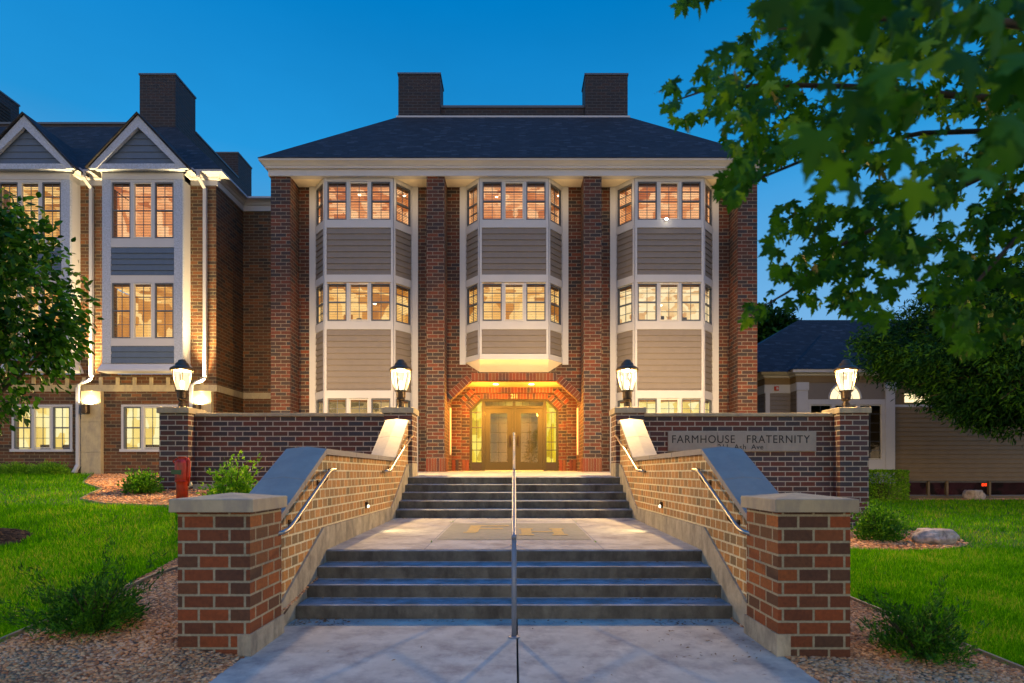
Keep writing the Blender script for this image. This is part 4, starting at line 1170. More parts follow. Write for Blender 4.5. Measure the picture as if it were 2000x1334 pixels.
# ceiling lamps seen through the windows
mb = MB()
for px, py, Y, r in ((702, 381, 17.6, .045), (790, 383, 17.5, .04), (970, 385, 17.6, .04), (1090, 383, 17.4, .03), (732, 594, 17.7, .045), (1290, 597, 17.9, .05)):
    p = at(px, py, Y)
    mb.lathe([(r * .5, -r * .35), (r, 0), (r * 1.2, .012), (r * .3, .03)], p.x, p.y, 12, p.z)
mb.build('ceiling_lamps', 'glow', MBL)
# books, computer and the like on the sills of the lit right bay and left bay (second floor)
mb = MB()
for x, w, h, y in ((-4.56, .14, .17, 17.2), (-3.75, .3, .10, 17.5), (4.35, .10, .34, 17.6), (4.75, .35, .22, 17.7), (5.0, .12, .30, 17.6), (4.12, .18, .12, 17.4), (3.6, .2, .15, 17.6)):
    mb.box(x, x + w, y, y + .05, 5.7, 5.7 + h)
mb.build('desk_items', 'sash', MBL)

# small floodlight under the right bay window
s = thing('floodlight', 'tiny bright floodlight under the top windows of the right bay', 'light', at(1301, 429, 16.74))
p = at(1301, 429, 16.74)
mb = MB(); mb.box(p.x - .04, p.x + .04, p.y - .02, p.y + .06, p.z - .03, p.z + .04); mb.build('housing', 'trim', s)
mb = MB(); mb.lathe([(0.01, -.03), (0.035, -.015), (0.035, .015), (0.01, .03)], p.x, p.y - .04, 12, p.z); mb.build('lens', emit('flood_glow', (1, .8, .5), 40), s)

# eaves: frieze + gutter, soffit, roof
EZ = 10.10
CORN = [(0, 9.72), (0, 9.905), (.07, 9.905), (.07, 9.955), (.085, 9.96), (.13, 10.02), (.175, 10.055), (.195, 10.06), (.195, 10.115), (.16, 10.115), (-.2, 10.115), (-.2, 9.722)]
mb = MB(); cornice(mb, [(-6.89, 27.2), (-6.89, 16.65), (6.89, 16.65), (6.89, 27.2)][::1], CORN)
mb.build('cornice', 'trim', MBL)
mb = MB(); mb.box(-6.80, 6.80, 16.70, WY + .4, TOPZ - .001, TOPZ + .05); mb.build('soffit', 'soffit', MBL)
def hip(mb, x0, x1, y0, y1, z0, ix0, ix1, iy0, iy1, z1):
    mb.poly([(x0, y0, z0), (x1, y0, z0), (ix1, iy0, z1), (ix0, iy0, z1)])
    mb.poly([(x1, y0, z0), (x1, y1, z0), (ix1, iy1, z1), (ix1, iy0, z1)])
    mb.poly([(x1, y1, z0), (x0, y1, z0), (ix0, iy1, z1), (ix1, iy1, z1)])
    mb.poly([(x0, y1, z0), (x0, y0, z0), (ix0, iy0, z1), (ix0, iy1, z1)])
    mb.poly([(ix0, iy0, z1), (ix1, iy0, z1), (ix1, iy1, z1), (ix0, iy1, z1)])
mb = MB(); hip(mb, -7.10, 7.10, 16.43, 27.4, 10.118, -3.84, 3.78, 19.70, 24.1, 13.2)
rf = mb.build('roof', 'roof', MBL)
def chimney(parent, x0, x1, y0, y1, z0, z1, cap=True):
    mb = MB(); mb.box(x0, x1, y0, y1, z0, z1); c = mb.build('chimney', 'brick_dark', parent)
    mb = MB(); mb.box(x0 - .025, x1 + .025, y0 - .025, y1 + .025, z1 + .001, z1 + .06); mb.build('chimney_cap', 'sash', c)
    return c
chimney(MBL, -3.84, -2.45, 19.70, 20.56, 12.9, 14.60)
chimney(MBL, 2.36, 3.77, 19.70, 20.56, 12.9, 14.58)
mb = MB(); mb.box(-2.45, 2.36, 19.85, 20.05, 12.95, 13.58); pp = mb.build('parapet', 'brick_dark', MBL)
mb = MB(); mb.box(-2.44, 2.35, 19.82, 20.08, 13.581, 13.66); mb.build('parapet_cap', 'sash', pp)
mb = MB(); mb.box(-3.9, 3.84, 19.66, 19.699, 13.16, 13.22); mb.build('flashing', 'trim', MBL)

# ------------------------------------------------------------------ left wing
WG = thing('gabled_wing', 'brick wing with two lit gabled bays and glowing eaves left of the main house', 'building', (-14, 19, 1.36))
GY, GB = 17.75, 17.36
bays = [(-15.31, -12.96), (-12.02, -9.67)]
mb = MB()
XR = -8.90
for x0, x1, z0, z1 in ((-26, -15.31, 1.1, 9.98), (-12.96, -12.02, 3.4, 9.98), (-9.67, XR, 3.4, 9.98),
                       (-15.31, -12.96, 3.43, 4.34), (-12.02, -9.67, 3.43, 4.34), (-12.96, -12.02, 1.1, 3.4), (-9.67, XR, 1.1, 3.4),
                       (-15.31, -15.0, 1.1, 3.43), (-13.19, -12.96, 1.1, 3.43), (-12.02, -11.73, 1.1, 3.43), (-9.90, -9.67, 1.1, 3.43),
                       (-15.0, -13.19, 1.1, 2.09), (-11.73, -9.90, 1.1, 2.09)):
    mb.box(x0, x1, GY, GY + .25, z0, z1)
mb.box(XR - .25, XR, GY + .25, 34, 1.1, 9.98)
mb.box(XR, -6.80, 19.5, 19.8, 1.1, 9.98)
mb.build('wall', 'brick_wing', WG)
# limestone band, dentils, pilasters
mb = MB()
segs = [(-26, XR + .03)]
mb.box(-26, XR + .03, GY - .03, GY + .02, 3.82, 4.02)
mb.box(XR - .02, XR + .03, GY + .02, 19.47, 3.82, 4.02)
mb.box(XR + .03, -6.84, 19.47, 19.52, 3.82, 4.02)
x = -15.9
while x < XR - .05:
    mb.box(x, x + .10, GY - .035, GY + .02, 4.02, 4.24); x += .502
mb.build('stone_band', 'stone', WG)
for x0, x1 in ((-16.14, -15.56), (-12.84, -12.26), (-9.56, -8.98)):
    mb = MB(); 
    for z0, z1 in ((1.1, 2.0), (2.005, 2.9), (2.905, 3.818)): mb.box(x0, x1, GY - .14, GY + .01, z0, z1)
    mb.build('pilaster', 'stone', WG)
# ground floor windows
fw = Facet((-26, GY), (0, GY))
for x0, x1 in ((-15.0, -13.19), (-11.73, -9.90)):
    u0, u1 = x0 + 26, x1 + 26
    mb = MB(); fw.box(mb, u0, u0 + .07, -.1, .02, 2.09, 3.43); fw.box(mb, u1 - .07, u1, -.1, .02, 2.09, 3.43); fw.box(mb, u0 + .07, u1 - .07, -.1, .02, 3.37, 3.43)
    fw.box(mb, u0 - .03, u1 + .03, -.1, .06, 2.02, 2.10)
    wn = (u1 - u0 - .14 - .14) / 3
    for k in range(3):
        u = u0 + .07 + k * (wn + .07)
        window(WG, fw, u, u + wn, 2.12, 3.36, hung=(k != 1), blind=False, white=(k == 1))
        if k < 2: fw.box(mb, u + wn, u + wn + .07, -.08, .01, 2.10, 3.37)
    mb.build('window_surround', 'trim', WG)
mb = MB()
for x0, x1 in ((-15.3, -12.9), (-12.0, -9.6)):
    mb.poly([(x0, 20.3, 1.5), (x1, 20.3, 1.5), (x1, 20.3, 3.6), (x0, 20.3, 3.6)])
    mb.poly([(x0, GY + .26, 1.5), (x0, 20.3, 1.5), (x0, 20.3, 3.6), (x0, GY + .26, 3.6)])
    mb.poly([(x1, GY + .26, 1.5), (x1, 20.3, 1.5), (x1, 20.3, 3.6), (x1, GY + .26, 3.6)])
    mb.poly([(x0, GY + .26, 3.6), (x1, GY + .26, 3.6), (x1, 20.3, 3.6), (x0, 20.3, 3.6)])
mb.build('lit_room', 'room_y', WG)
mb = MB()
for x, w in ((-14.6, .3), (-13.9, .35), (-13.5, .25), (-11.4, .4), (-10.7, .35), (-10.1, .2)): mb.box(x, x + w, 18.3, 18.5, 2.0, 2.26)
mb.build('chairs_inside', 'dark', WG)
# bays
for bi, (x0, x1) in enumerate(bays):
    fb = Facet((x0, GB), (x1, GB)); L = x1 - x0; cx = (x0 + x1) / 2
    # stucco corner boards
    mb = MB()
    for u0, u1 in ((0, .25), (L - .25, L)): fb.box(mb, u0, u1, -.06, .03, 4.60, 9.95)
    mb.build('corner_board', 'stucco', WG)
    mb = MB()
    for u0, u1 in ((0, .04), (L - .04, L)):
        fb.box(mb, u0, u1, -(GY - GB) - .02, -.06, 4.55, 9.95)
    for z0, z1 in ((7.98, 8.24), (6.94, 7.16), (5.10, 5.32)): fb.box(mb, .25, L - .25, -.05, .02, z0, z1)
    fb.box(mb, 0, L, -(GY - GB), .035, 9.952, 10.17)
    fb.box(mb, .25, L - .25, -.05, .02, 9.88, 9.952)
    fr_ = mb.build('bay_trim', 'trim', WG)
    sd = MB()
    for za, zb in ((7.16, 7.98), (4.58, 5.10)):
        sd = MB(); fb.siding(sd, .25, L - .25, za, zb); sd.build('bay_siding', 'siding_dark', fr_)
    for wi, (z0, z1) in enumerate(((8.24, 9.88), (5.32, 6.94))):
        ww = (L - .5 - .05 - .16) / 3
        mb2 = MB()
        for k in range(3):
            u = .275 + k * (ww + .08)
            window(WG, fb, u, u + ww, z0 + .01, z1 - .01, hung=(k != 1), blind=True, white=(k == 1))
            if k < 2: fb.box(mb2, u + ww, u + ww + .08, -.06, .02, z0, z1)
        fb.box(mb2, .25, .275, -.05, .015, z0, z1); fb.box(mb2, L - .275, L - .25, -.05, .015, z0, z1)
        mb2.build('mullion', 'trim', fr_)
        mb = MB(); ya, yb = GY + .01, 19.2
        mb.poly([(x0 - .4, yb, z0 - .2), (x1 + .4, yb, z0 - .2), (x1 + .4, yb, z1 + .1), (x0 - .4, yb, z1 + .1)])
        mb.poly([(x0 + .05, GB + .2, z1 + .02), (x1 - .05, GB + .2, z1 + .02), (x1 + .05, yb, z1 + .02), (x0 - .05, yb, z1 + .02)])
        mb.poly([(x0 - .01, GY + .26, z0 - .2), (x0 - .01, yb, z0 - .2), (x0 - .01, yb, z1), (x0 - .01, GY + .26, z1)])
        mb.poly([(x1 + .01, GY + .26, z0 - .2), (x1 + .01, yb, z0 - .2), (x1 + .01, yb, z1), (x1 + .01, GY + .26, z1)])
        mb.build('lit_room', ['room_a2', 'room_a3', 'room_o3', 'room_a1'][bi * 2 + wi], WG)
    # flared sill under the bay
    mb = MB(); mb.loft([[(x0 - .02, GB, 4.60), (x1 + .02, GB, 4.60), (x1 + .02, GY, 4.60), (x0 - .02, GY, 4.60)], [(x0 - .10, GB - .10, 4.40), (x1 + .10, GB - .10, 4.40), (x1 + .10, GY, 4.40), (x0 - .10, GY, 4.40)], [(x0 - .10, GB - .10, 4.35), (x1 + .10, GB - .10, 4.35), (x1 + .10, GY, 4.35), (x0 - .10, GY, 4.35)]])
    mb.build('bay_skirt', 'trim', WG)
    # gable
    ap = (cx, 11.70); hw = 1.34; fz = 10.27
    mb = MB(); fg = Facet((cx - hw, 17.26), (cx + hw, 17.26))
    z = 10.33
    while z < 11.45:
        z2 = min(z + .19, 11.5)
        w0 = hw * (ap[1] - z) / (ap[1] - fz) - .06; w1 = hw * (ap[1] - z2) / (ap[1] - fz) - .06
        mb.add([(cx - w0, 17.235, z), (cx + w0, 17.235, z), (cx + w1, 17.255, z2), (cx - w1, 17.255, z2), (cx - w0, 17.3, z), (cx + w0, 17.3, z)], [(0, 1, 2, 3), (0, 4, 5, 1)])
        z += .19
    mb.build('gable_siding', 'siding_dark', WG)
    mb = MB(); k = (ap[1] - fz) / hw; rw = 0.21
    for sx in (-1, 1):
        mb.ext_xz([(cx, ap[1]), (cx + sx * (hw + .09), fz - .09 * k), (cx + sx * (hw - .13), fz - .09 * k), (cx, ap[1] - rw * 1.6)], 17.12, 17.22)
    mb.box(cx - hw + .05, cx + hw - .05, 17.15, 17.30, 10.165, 10.325)
    mb.build('gable_trim', 'stucco', WG)
    mb = MB()
    for sx in (-1, 1):
        a = (cx + sx * (hw + .14), 17.06, fz - .12 * k + .03); b = (cx, 17.06, ap[1] + .03); c_ = (cx, 19.6, ap[1] + .03); d = (cx + sx * (hw + .14), 19.0, fz - .12 * k + .03)
        mb.ext([a, b, c_, d], (0, 0, .05))
    mb.build('gable_roof', 'roof', WG)
GC = [(0, 9.97), (0, 10.14), (.03, 10.15), (.06, 10.19), (.06, 10.21), (.13, 10.26), (.20, 10.28), (.24, 10.285), (.24, 10.345), (.2, 10.345), (-.1, 10.345), (-.1, 9.972)]
mb = MB()
cornice(mb, [(-12.96, 17.42), (-12.96, GY), (-12.02, GY), (-12.02, 17.42)], GC)
mb.build('cornice', 'trim', WG); mb = MB()
cornice(mb, [(-9.67, 17.42), (-9.67, GY), (XR + .04, GY), (XR + .04, 19.46), (-6.80, 19.46)], GC)
mb.build('cornice', 'trim', WG); mb = MB()
cornice(mb, [(-26, GY), (-15.31, GY), (-15.31, 17.42)], GC)
mb.build('cornice', 'trim', WG)
mb = MB()
ez, rz = 10.346, 13.45
mb.poly([(-26, 17.5, ez), (-8.62, 17.5, ez), (-11.8, 20.7, rz), (-26, 20.7, rz)])
mb.poly([(-8.62, 17.5, ez), (-8.62, 36, ez), (-11.8, 36, rz), (-11.8, 20.7, rz)])
mb.poly([(-26, 20.7, rz), (-11.8, 20.7, rz), (-11.8, 36, rz), (-26, 36, rz)])
mb.poly([(-8.7, 19.3, ez - .003), (-6.8, 19.3, ez - .003), (-6.8, 30, ez - .003), (-8.7, 30, ez - .003)])
mb.build('roof', 'roof', WG)
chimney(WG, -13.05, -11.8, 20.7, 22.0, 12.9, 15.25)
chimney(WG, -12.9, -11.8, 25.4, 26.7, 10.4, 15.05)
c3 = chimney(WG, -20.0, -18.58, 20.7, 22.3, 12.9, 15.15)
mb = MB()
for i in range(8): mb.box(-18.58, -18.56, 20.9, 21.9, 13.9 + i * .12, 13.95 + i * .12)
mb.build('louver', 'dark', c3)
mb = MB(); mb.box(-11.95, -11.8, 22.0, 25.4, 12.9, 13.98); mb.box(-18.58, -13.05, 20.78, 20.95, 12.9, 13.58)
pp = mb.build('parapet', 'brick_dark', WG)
mb = MB(); mb.box(-11.98, -11.77, 22.0, 25.4, 13.981, 14.04); mb.box(-18.58, -13.05, 20.75, 20.98, 13.581, 13.65); mb.build('parapet_cap', 'sash', pp)
# downspouts
for x, hx, lab in ((-12.62, -12.93, 0), (-9.24, -9.57, 1)):
    y = GY - .07
    mb = MB()
    def sq(pts, w=.045):
        for a, b in zip(pts, pts[1:]):
            a, b = Vector(a), Vector(b); dd = (b - a).normalized(); s1 = Vector((0, 1, 0)); s2 = dd.cross(s1).normalized()
            e = dd * .02
            mb.hexa([a - s1 * w - s2 * w - e, a + s1 * w - s2 * w - e, a + s1 * w + s2 * w - e, a - s1 * w + s2 * w - e, b - s1 * w - s2 * w + e, b + s1 * w - s2 * w + e, b + s1 * w + s2 * w + e, b - s1 * w + s2 * w + e])
    sq([(x - .06, GY - .26, 10.28), (x - .06, GY - .26, 10.10), (x + .04, y, 9.85)])
    mb2 = mb
    pts = [(x + .04, y, 9.85), (x + .04, y, 4.28)]
    sq(pts)
    mb.tube([(x + .04, y, 4.30), (x + .02, y, 4.20), (x - .06, y - .02, 4.13), (hx + .10, y - .03, 4.07), (hx + .01, y - .05, 4.0), (hx, y - .06, 3.85)], .05, 10)
    sq([(hx, y - .06, 3.9), (hx, y - .06, 1.62)])
    sq([(hx, y - .06, 1.62), (hx - .04, y - .16, 1.42)], .05)
    mb.build('downspout', 'trim', WG)
# uplight sconces
for x, lab in ((-12.55, 'dark wall sconce shining up between the two gabled bays'), (-9.27, 'wall sconce shining up beside the far left lantern')):
    s = thing('wall_sconce', lab, 'wall light', (x, GY - .2, 3.27), 'uplight sconces on the gabled wing')
    mb = MB(); mb.lathe([(0.10, -.14), (0.115, -.12), (0.115, .13), (0.10, .135)], x - .06, GY - .28, 20, 3.27); mb.box(x - .1, x - .02, GY - .2, GY - .14, 3.2, 3.34)
    mb.build('housing', 'bronze', s)
    mb = MB(); mb.lathe([(0.095, .1355), (0.095, .138)], x - .06, GY - .28, 20, 3.27); mb.build('lens', 'glow_soft', s)
    l = lamp_light('sconce_beam', 'SPOT', (x - .02, GY - .22, 3.42), 170, (1.0, 0.66, 0.26), 0.06, spot=168, blend=0.15)
    l.rotation_euler = Vector((0.02, 0.10, 1)).to_track_quat('-Z', 'Y').to_euler()
    put(l, s)
    l = lamp_light('sconce_narrow_beam', 'SPOT', (x + .0, GY - .30, 3.45), 9500, (1.0, 0.66, 0.26), 0.08, spot=34, blend=0.9)
    l.rotation_euler = Vector((0.02, 0.02, 1)).to_track_quat('-Z', 'Y').to_euler()
    put(l, s)

# ------------------------------------------------------------------ right house
RH = thing('siding_house', 'low taupe siding house with hipped roof at the right', 'building', (15, 24, .4))
HY = 22.0
fa = Facet((9.5, 22.47), (10.46, 22.47)); fal = Facet((9.5, 30), (9.5, 22.47)); fbh = Facet((10.46, HY), (14.1, HY)); fbl = Facet((10.46, 22.47), (10.46, HY)); fch = Facet((14.1, 22.3), (34, 22.3))
mb = MB()
for fc in (fa,): fc.siding(mb, 0, fc.L, 1.1, 4.46, .17, base=-.0)
fal.siding(mb, 0, fal.L, 1.1, 4.46, .17); fbl.siding(mb, 0, fbl.L, 1.1, 4.46, .17)
mb.build('siding', 'siding', RH)
mb = MB(); fch.siding(mb, 0, fch.L, 1.09, 3.96, .17); mb.build('siding', 'siding_brown', RH)
mb = MB()
fbh.box(mb, 0, .0 + fbh.L, -.05, 0, 4.11, 4.74)
fbh.box(mb, 0.38, .42, -.05, 0, 1.0, 3.92)
mb.build('upper_wall', 'siding', RH)
mb = MB()
fch.box(mb, 0, fch.L, -.06, -.01, 3.96, 4.74)
mb.build('clerestory_wall', 'siding_brown', RH)
mb = MB()
# frieze dark
fbh.box(mb, -.02, fbh.L + .02, -.05, .03, 4.74, 4.99); fa.box(mb, -.02, fa.L, -.05, .03, 4.72, 4.97); fal.box(mb, 0, fal.L + .02, -.05, .03, 4.72, 4.97); fch.box(mb, 0, fch.L, -.05, .03, 4.74, 4.97); fbl.box(mb, 0, fbl.L, -.05, .028, 4.74, 4.99)
mb.build('frieze', 'siding_brown', RH)
mb = MB()
fa.box(mb, 0.0, fa.L, 0, .04, 4.40, 4.72); fal.box(mb, 0, fal.L + .04, 0, .04, 4.40, 4.72); fbl.box(mb, 0, fbl.L, 0, .04, 4.42, 4.72)
fa.box(mb, 0.0, .16, 0, .045, 1.1, 4.40)
fbh.box(mb, 0, .40, 0, .06, 1.0, 4.44); fbh.box(mb, -.03, .43, -.03, .08, 4.445, 4.735)
fbh.box(mb, 3.28, 3.62, 0, .06, 1.0, 4.44); fbh.box(mb, 3.25, 3.66, -.03, .08, 4.445, 4.735)
fbh.box(mb, .40, 3.28, -.03, .03, 3.92, 4.11)
fbh.box(mb, .42, 3.28, -.06, .03, 1.0, 1.88)
fbh.box(mb, .42, .50, -.06, .03, 1.88, 3.92); fbh.box(mb, 3.16, 3.28, -.06, .03, 1.88, 3.92)
fbh.box(mb, 1.30, 1.40, -.06, .03, 1.88, 3.92); fbh.box(mb, 2.22, 2.32, -.06, .03, 1.88, 3.92)
fch.box(mb, 0, fch.L, 0, .03, 3.86, 3.95)
mb.build('house_trim', 'trim', RH)
for u0, u1 in ((.50, 1.30), (1.40, 2.22), (2.32, 3.16)):
    window(RH, fbh, u0, u1, 1.89, 3.91, hung=False, blind=False, white=True, rows=6, cols=2)
# arch window
mb = MB(); cxh, czh = 12.25, 4.13
arc = [(cxh + .55 * math.cos(a), czh + .55 * math.sin(a)) for a in np.linspace(0, math.pi, 22)]
mb.ext_xz(arc, HY - .012, HY - .005)
o = mb.build('arch_window', 'glow_white', RH)
mb = MB()
mb.tube([(cxh + .59 * math.cos(a), HY - .02, czh + .59 * math.sin(a)) for a in np.linspace(0, math.pi, 26)], .035, 8)
for a in (math.pi / 4, math.pi / 2, 3 * math.pi / 4): mb.tube([(cxh + .12 * math.cos(a), HY - .02, czh + .12 * math.sin(a)), (cxh + .56 * math.cos(a), HY - .02, czh + .56 * math.sin(a))], .010, 6)
mb.tube([(cxh + .28 * math.cos(a), HY - .02, czh + .28 * math.sin(a)) for a in np.linspace(0, math.pi, 16)], .010, 6)
mb.build('muntins', 'trim', o)
# clerestory windows (lit)
for i in range(5):
    u0 = 14.60 + i * 1.44 - 14.1
    mb = MB(); z0, z1 = 4.03, 4.36
    for a, b, c, d in ((u0, u0 + .05, z0 - .05, z1 + .05), (u0 + 1.17, u0 + 1.22, z0 - .05, z1 + .05), (u0 + .05, u0 + 1.17, z0 - .05, z0), (u0 + .05, u0 + 1.17, z1, z1 + .05)): fch.box(mb, a, b, -.03, .015, c, d)
    o = mb.build('window', 'siding_brown', RH)
    mb = MB(); mb.poly([fch.P(u0 + .05, -.005, z0), fch.P(u0 + 1.17, -.005, z0), fch.P(u0 + 1.17, -.005, z1), fch.P(u0 + .05, -.005, z1)]); mb.build('lit_pane', 'glow_white', o)
# basement windows and plinth
mb = MB()
fch.box(mb, 0, fch.L, -.12, -.03, 0.1, .52)
for k, u in enumerate((0.0, .62, 1.45, 2.15, 3.75, 5.2, 6.9, 8.4)): fch.box(mb, u, u + (.5 if k == 0 else .08), -.12, -.02, .52, 1.07)
mb.build('plinth', 'siding_brown', RH)
for u0, u1 in ((.70, 1.45), (1.53, 2.15), (2.23, 3.75), (3.83, 5.2), (5.28, 6.9), (6.98, 8.4)):
    mb = MB(); fch.box(mb, u0, u1, -.10, -.06, .52, .56); fch.box(mb, u0, u1, -.10, -.06, 1.03, 1.07)
    o = mb.build('basement_window', 'sash', RH)
    mb = MB(); mb.poly([fch.P(u0, -.08, .56), fch.P(u1, -.08, .56), fch.P(u1, -.08, 1.03), fch.P(u0, -.08, 1.03)]); mb.build('glass', 'glass', o)
mb = MB(); mb.box(14.2, 24, 24.5, 24.6, .2, 1.2); mb.box(14.2, 24, 22.5, 24.5, .2, .25); mb.build('basement_room', room_mat('lit_room_red', [(0.1, (0.006, 0.004, 0.003)), (0.55, (0.010, 0.003, 0.003)), (0.95, (0.030, 0.008, 0.009))], 2.2, 0.6), RH)
mb = MB(); mb.box(14.1, 34, 22.3, 22.38, 4.74, 5.0); mb.box(10.5, 14.1, 22.0, 26, 4.99, 5.02)
mb.box(9.6, 34, 25.2, 25.3, 0.2, 5.0); mb.box(9.7, 34, 22.6, 25.2, 1.15, 1.2); mb.build('inner_wall', 'dark', RH)
ex = thing('exit_sign', 'glowing red EXIT sign behind the basement window of the low house', 'sign', at(1925, 950, 22.7))
p = at(1925, 950, 22.7)
mb = MB(); mb.box(p.x - .17, p.x + .17, 22.72, 22.76, p.z - .02, p.z + .17); mb.build('box', 'dark', ex)
text_mesh('letters', 'EXIT', 0.14, 'exit_red', ex, (p.x - .13, 22.715, p.z + .015), width=.26, depth=.004, font_off=.004)
# gutter + roof
HC = [(0, 4.97), (.05, 4.99), (.05, 5.04), (.16, 5.08), (.20, 5.085), (.20, 5.19), (-.1, 5.19), (-.1, 4.97)]
mb = MB(); cornice(mb, [(9.47, 30), (9.47, 22.44), (10.43, 22.44), (10.43, 21.97), (14.13, 21.97), (14.13, 22.27), (34, 22.27)], HC); mb.build('gutter', 'trim', RH)
mb = MB()
mb.poly([(7.4, 21.9, 5.12), (34, 21.9, 5.12), (30, 26, 8.08), (12.46, 26, 8.08)])
mb.poly([(9.2, 22.15, 5.17), (10.3, 22.15, 5.17), (11.0, 23, 5.8)])
mb.poly([(7.4, 21.9, 5.12), (12.46, 26, 8.08), (7.4, 30.1, 5.12)])
mb.poly([(7.4, 30.1, 5.12), (12.46, 26, 8.08), (30, 26, 8.08), (34, 30.1, 5.12)])
rfh = mb.build('roof', 'roof', RH)
mb = MB()
mb.poly([(10.2, 21.74, 5.195), (14.36, 21.74, 5.195), (12.76, 24.55, 7.12)])
mb.poly([(10.2, 21.74, 5.195), (12.76, 24.55, 7.12), (9.6, 24.3, 5.195)])
mb.poly([(14.36, 21.74, 5.195), (15.2, 24.3, 5.195), (12.76, 24.55, 7.12)])
mb.build('front_hip', 'roof', rfh)
fl = thing('fire_alarm', 'small red fire alarm box on the white band of the low house', 'alarm', at(1516, 759, 22.38))
p = at(1516, 759, 22.42)
mb = MB(); mb.box(p.x - .08, p.x + .08, 22.36, 22.43, p.z - .08, p.z + .08); mb.build('box', 'red', fl, bevel=.008)
mb = MB(); mb.box(p.x - .02, p.x + .05, 22.34, 22.36, p.z - .04, p.z + .04); mb.build('lens', 'trim', fl)

# ------------------------------------------------------------------ red standpipe
sp_ = thing('standpipe', 'red fire standpipe with green plate and chained caps beside a bright shrub', 'standpipe', (-5.03, 9.0, .79))
cx, cy, z0 = -5.03, 9.0, .74
mb = MB(); mb.lathe([(0.080, 0), (0.080, .46), (0.083, .50), (0.097, .53), (0.098, .60), (0.098, .80), (0.09, .835), (0.07, .85), (0.055, .86), (0.055, .885), (0.062, .89), (0.062, .90), (0.02, .905)], cx, cy, 28, z0)
mb.build('body', 'red', sp_, smooth=True)
mb = MB()
mb.tube([(cx + .04, cy, z0 + .875), (cx + .085, cy, z0 + .87), (cx + .112, cy - .01, z0 + .82), (cx + .108, cy - .02, z0 + .60), (cx + .10, cy - .02, z0 + .53)], [.016, .020, .026, .024, .018], 12)
mb.lathe([(0.101, 0), (0.101, .02)], cx, cy, 28, z0 + .52)
mb.tube([(cx + .13, cy - .02, z0 + .6), (cx + .14, cy - .05, z0 + .55), (cx + .12, cy - .06, z0 + .46)], .010, 8)
mb.build('hose_arm', 'red', sp_, smooth=True)
mb = MB(); mb.lathe([(0.02, 0), (0.022, .02), (0.010, .06)], cx + .16, cy - .05, 10, z0 + .46); mb.build('chain_tag', 'brass', sp_)
mb = MB(); mb.loft([[(cx - .118 + .002, cy - .09, z0 + .64), (cx + .03, cy - .125, z0 + .63), (cx + .05, cy - .112, z0 + .63), (cx - .10, cy - .05, z0 + .64)], [(cx - .118, cy - .09, z0 + .70), (cx + .03, cy - .125, z0 + .70), (cx + .05, cy - .112, z0 + .70), (cx - .10, cy - .05, z0 + .70)]])
mb.build('plate', 'green_plate', sp_)
mb = MB(); mb.tube([(cx - .10, cy - .02, z0 + .80), (cx - .12, cy - .03, z0 + .83), (cx - .06, cy - .04, z0 + .87)], .012, 8); mb.build('lug', 'red', sp_)

# ------------------------------------------------------------------ shrubs, hedge, rocks
def shrub(name, label, c, r, h, n, mat, size, spiky=0.0, tv=LEAF_V, tf=LEAF_F, box=False, grp=None, cat='shrub', stems=14):
    base = gz(c[0], c[1])
    t = thing(name, label, cat, (c[0], c[1], base), grp)
    if box:
        p = rng.random((n, 3)) * 2 - 1; ax = rng.integers(0, 3, n); sg_ = np.sign(rng.normal(size=n)); p[np.arange(n), ax] = sg_ * (0.9 + .12 * rng.random(n))
        pos = p * [r[0], r[1], h / 2] + [c[0], c[1], base + h / 2]
        out = p
    else:
        d = rand_dirs(n); d[:, 2] = np.abs(d[:, 2]) * 1.0
        d = unit(d)
        rad = (0.35 + 0.65 * rng.random(n) ** 0.5)
        # shoots: cluster leaves along rays
        k = 90; ray = rand_dirs(k); ray[:, 2] = np.abs(ray[:, 2]) + .15; ray = unit(ray); ln = 0.8 + 0.35 * rng.random(k) + spiky * rng.random(k) ** 3
        idx = rng.integers(0, k, n); s = rng.random(n) ** 0.6
        pos = ray[idx] * (s * ln[idx])[:, None] + (0.09 if spiky < .3 else 0.045) * rng.normal(size=(n, 3))
        half = rng.random(n) < (0.35 if spiky < .3 else 0.16); pos[half] = (d * rad[:, None] * .9)[half]
        out = unit(pos)
        pos[:, 2] = np.abs(pos[:, 2])
        pos = pos * [r[0], r[1], h] + [c[0], c[1], base + .02]
    tip = out + 0.7 * rng.normal(size=(n, 3)) + [0, 0, .5]
    cloud('foliage', mat, tv, tf, pos, size * (0.6 + .8 * rng.random(n)), frames(tip, rand_dirs(n)), t)
    if stems:
        mb = MB()
        for i in range(stems):
            a = random.random() * 6.28; rr = random.random() * .8
            if box: rr = 0.3
            mb.tube([(c[0] + .02 * math.cos(a), c[1] + .02 * math.sin(a), base - .02), (c[0] + rr * .4 * r[0] * math.cos(a), c[1] + rr * .4 * r[1] * math.sin(a), base + h * .4), (c[0] + rr * r[0] * math.cos(a), c[1] + rr * r[1] * math.sin(a), base + h * .85)], [.010, .007, .003], 6)
        mb.build('stems', 'bark', t)
    return t
shrub('yew_shrub', 'dark spiky yew in the front left gravel bed', (-3.38, 4.78), (.38, .34), .40, 9000, 'yew', .042, 0.9, NAR_V, NAR_F, stems=30)
shrub('yew_shrub', 'dark low yew in the front right gravel bed', (3.13, 4.56), (.32, .30), .34, 7500, 'yew', .040, 0.8, NAR_V, NAR_F, stems=26)
shrub('leafy_shrub', 'tall loose yellow-green shrub between the standpipe and stair wall', (-5.0 + .42, 9.6), (.42, .36), .62, 2600, 'shrub_bright', .055, 0.5)
shrub('leafy_shrub', 'small dark green shrub left of the far left pier', (-6.95, 11.1), (.36, .33), .40, 2200, 'shrub', .05, .2)
shrub('leafy_shrub', 'rounded dark green shrub at the foot of the far right pier', (6.35, 10.35), (.42, .38), .58, 4200, 'shrub', .045, .2)
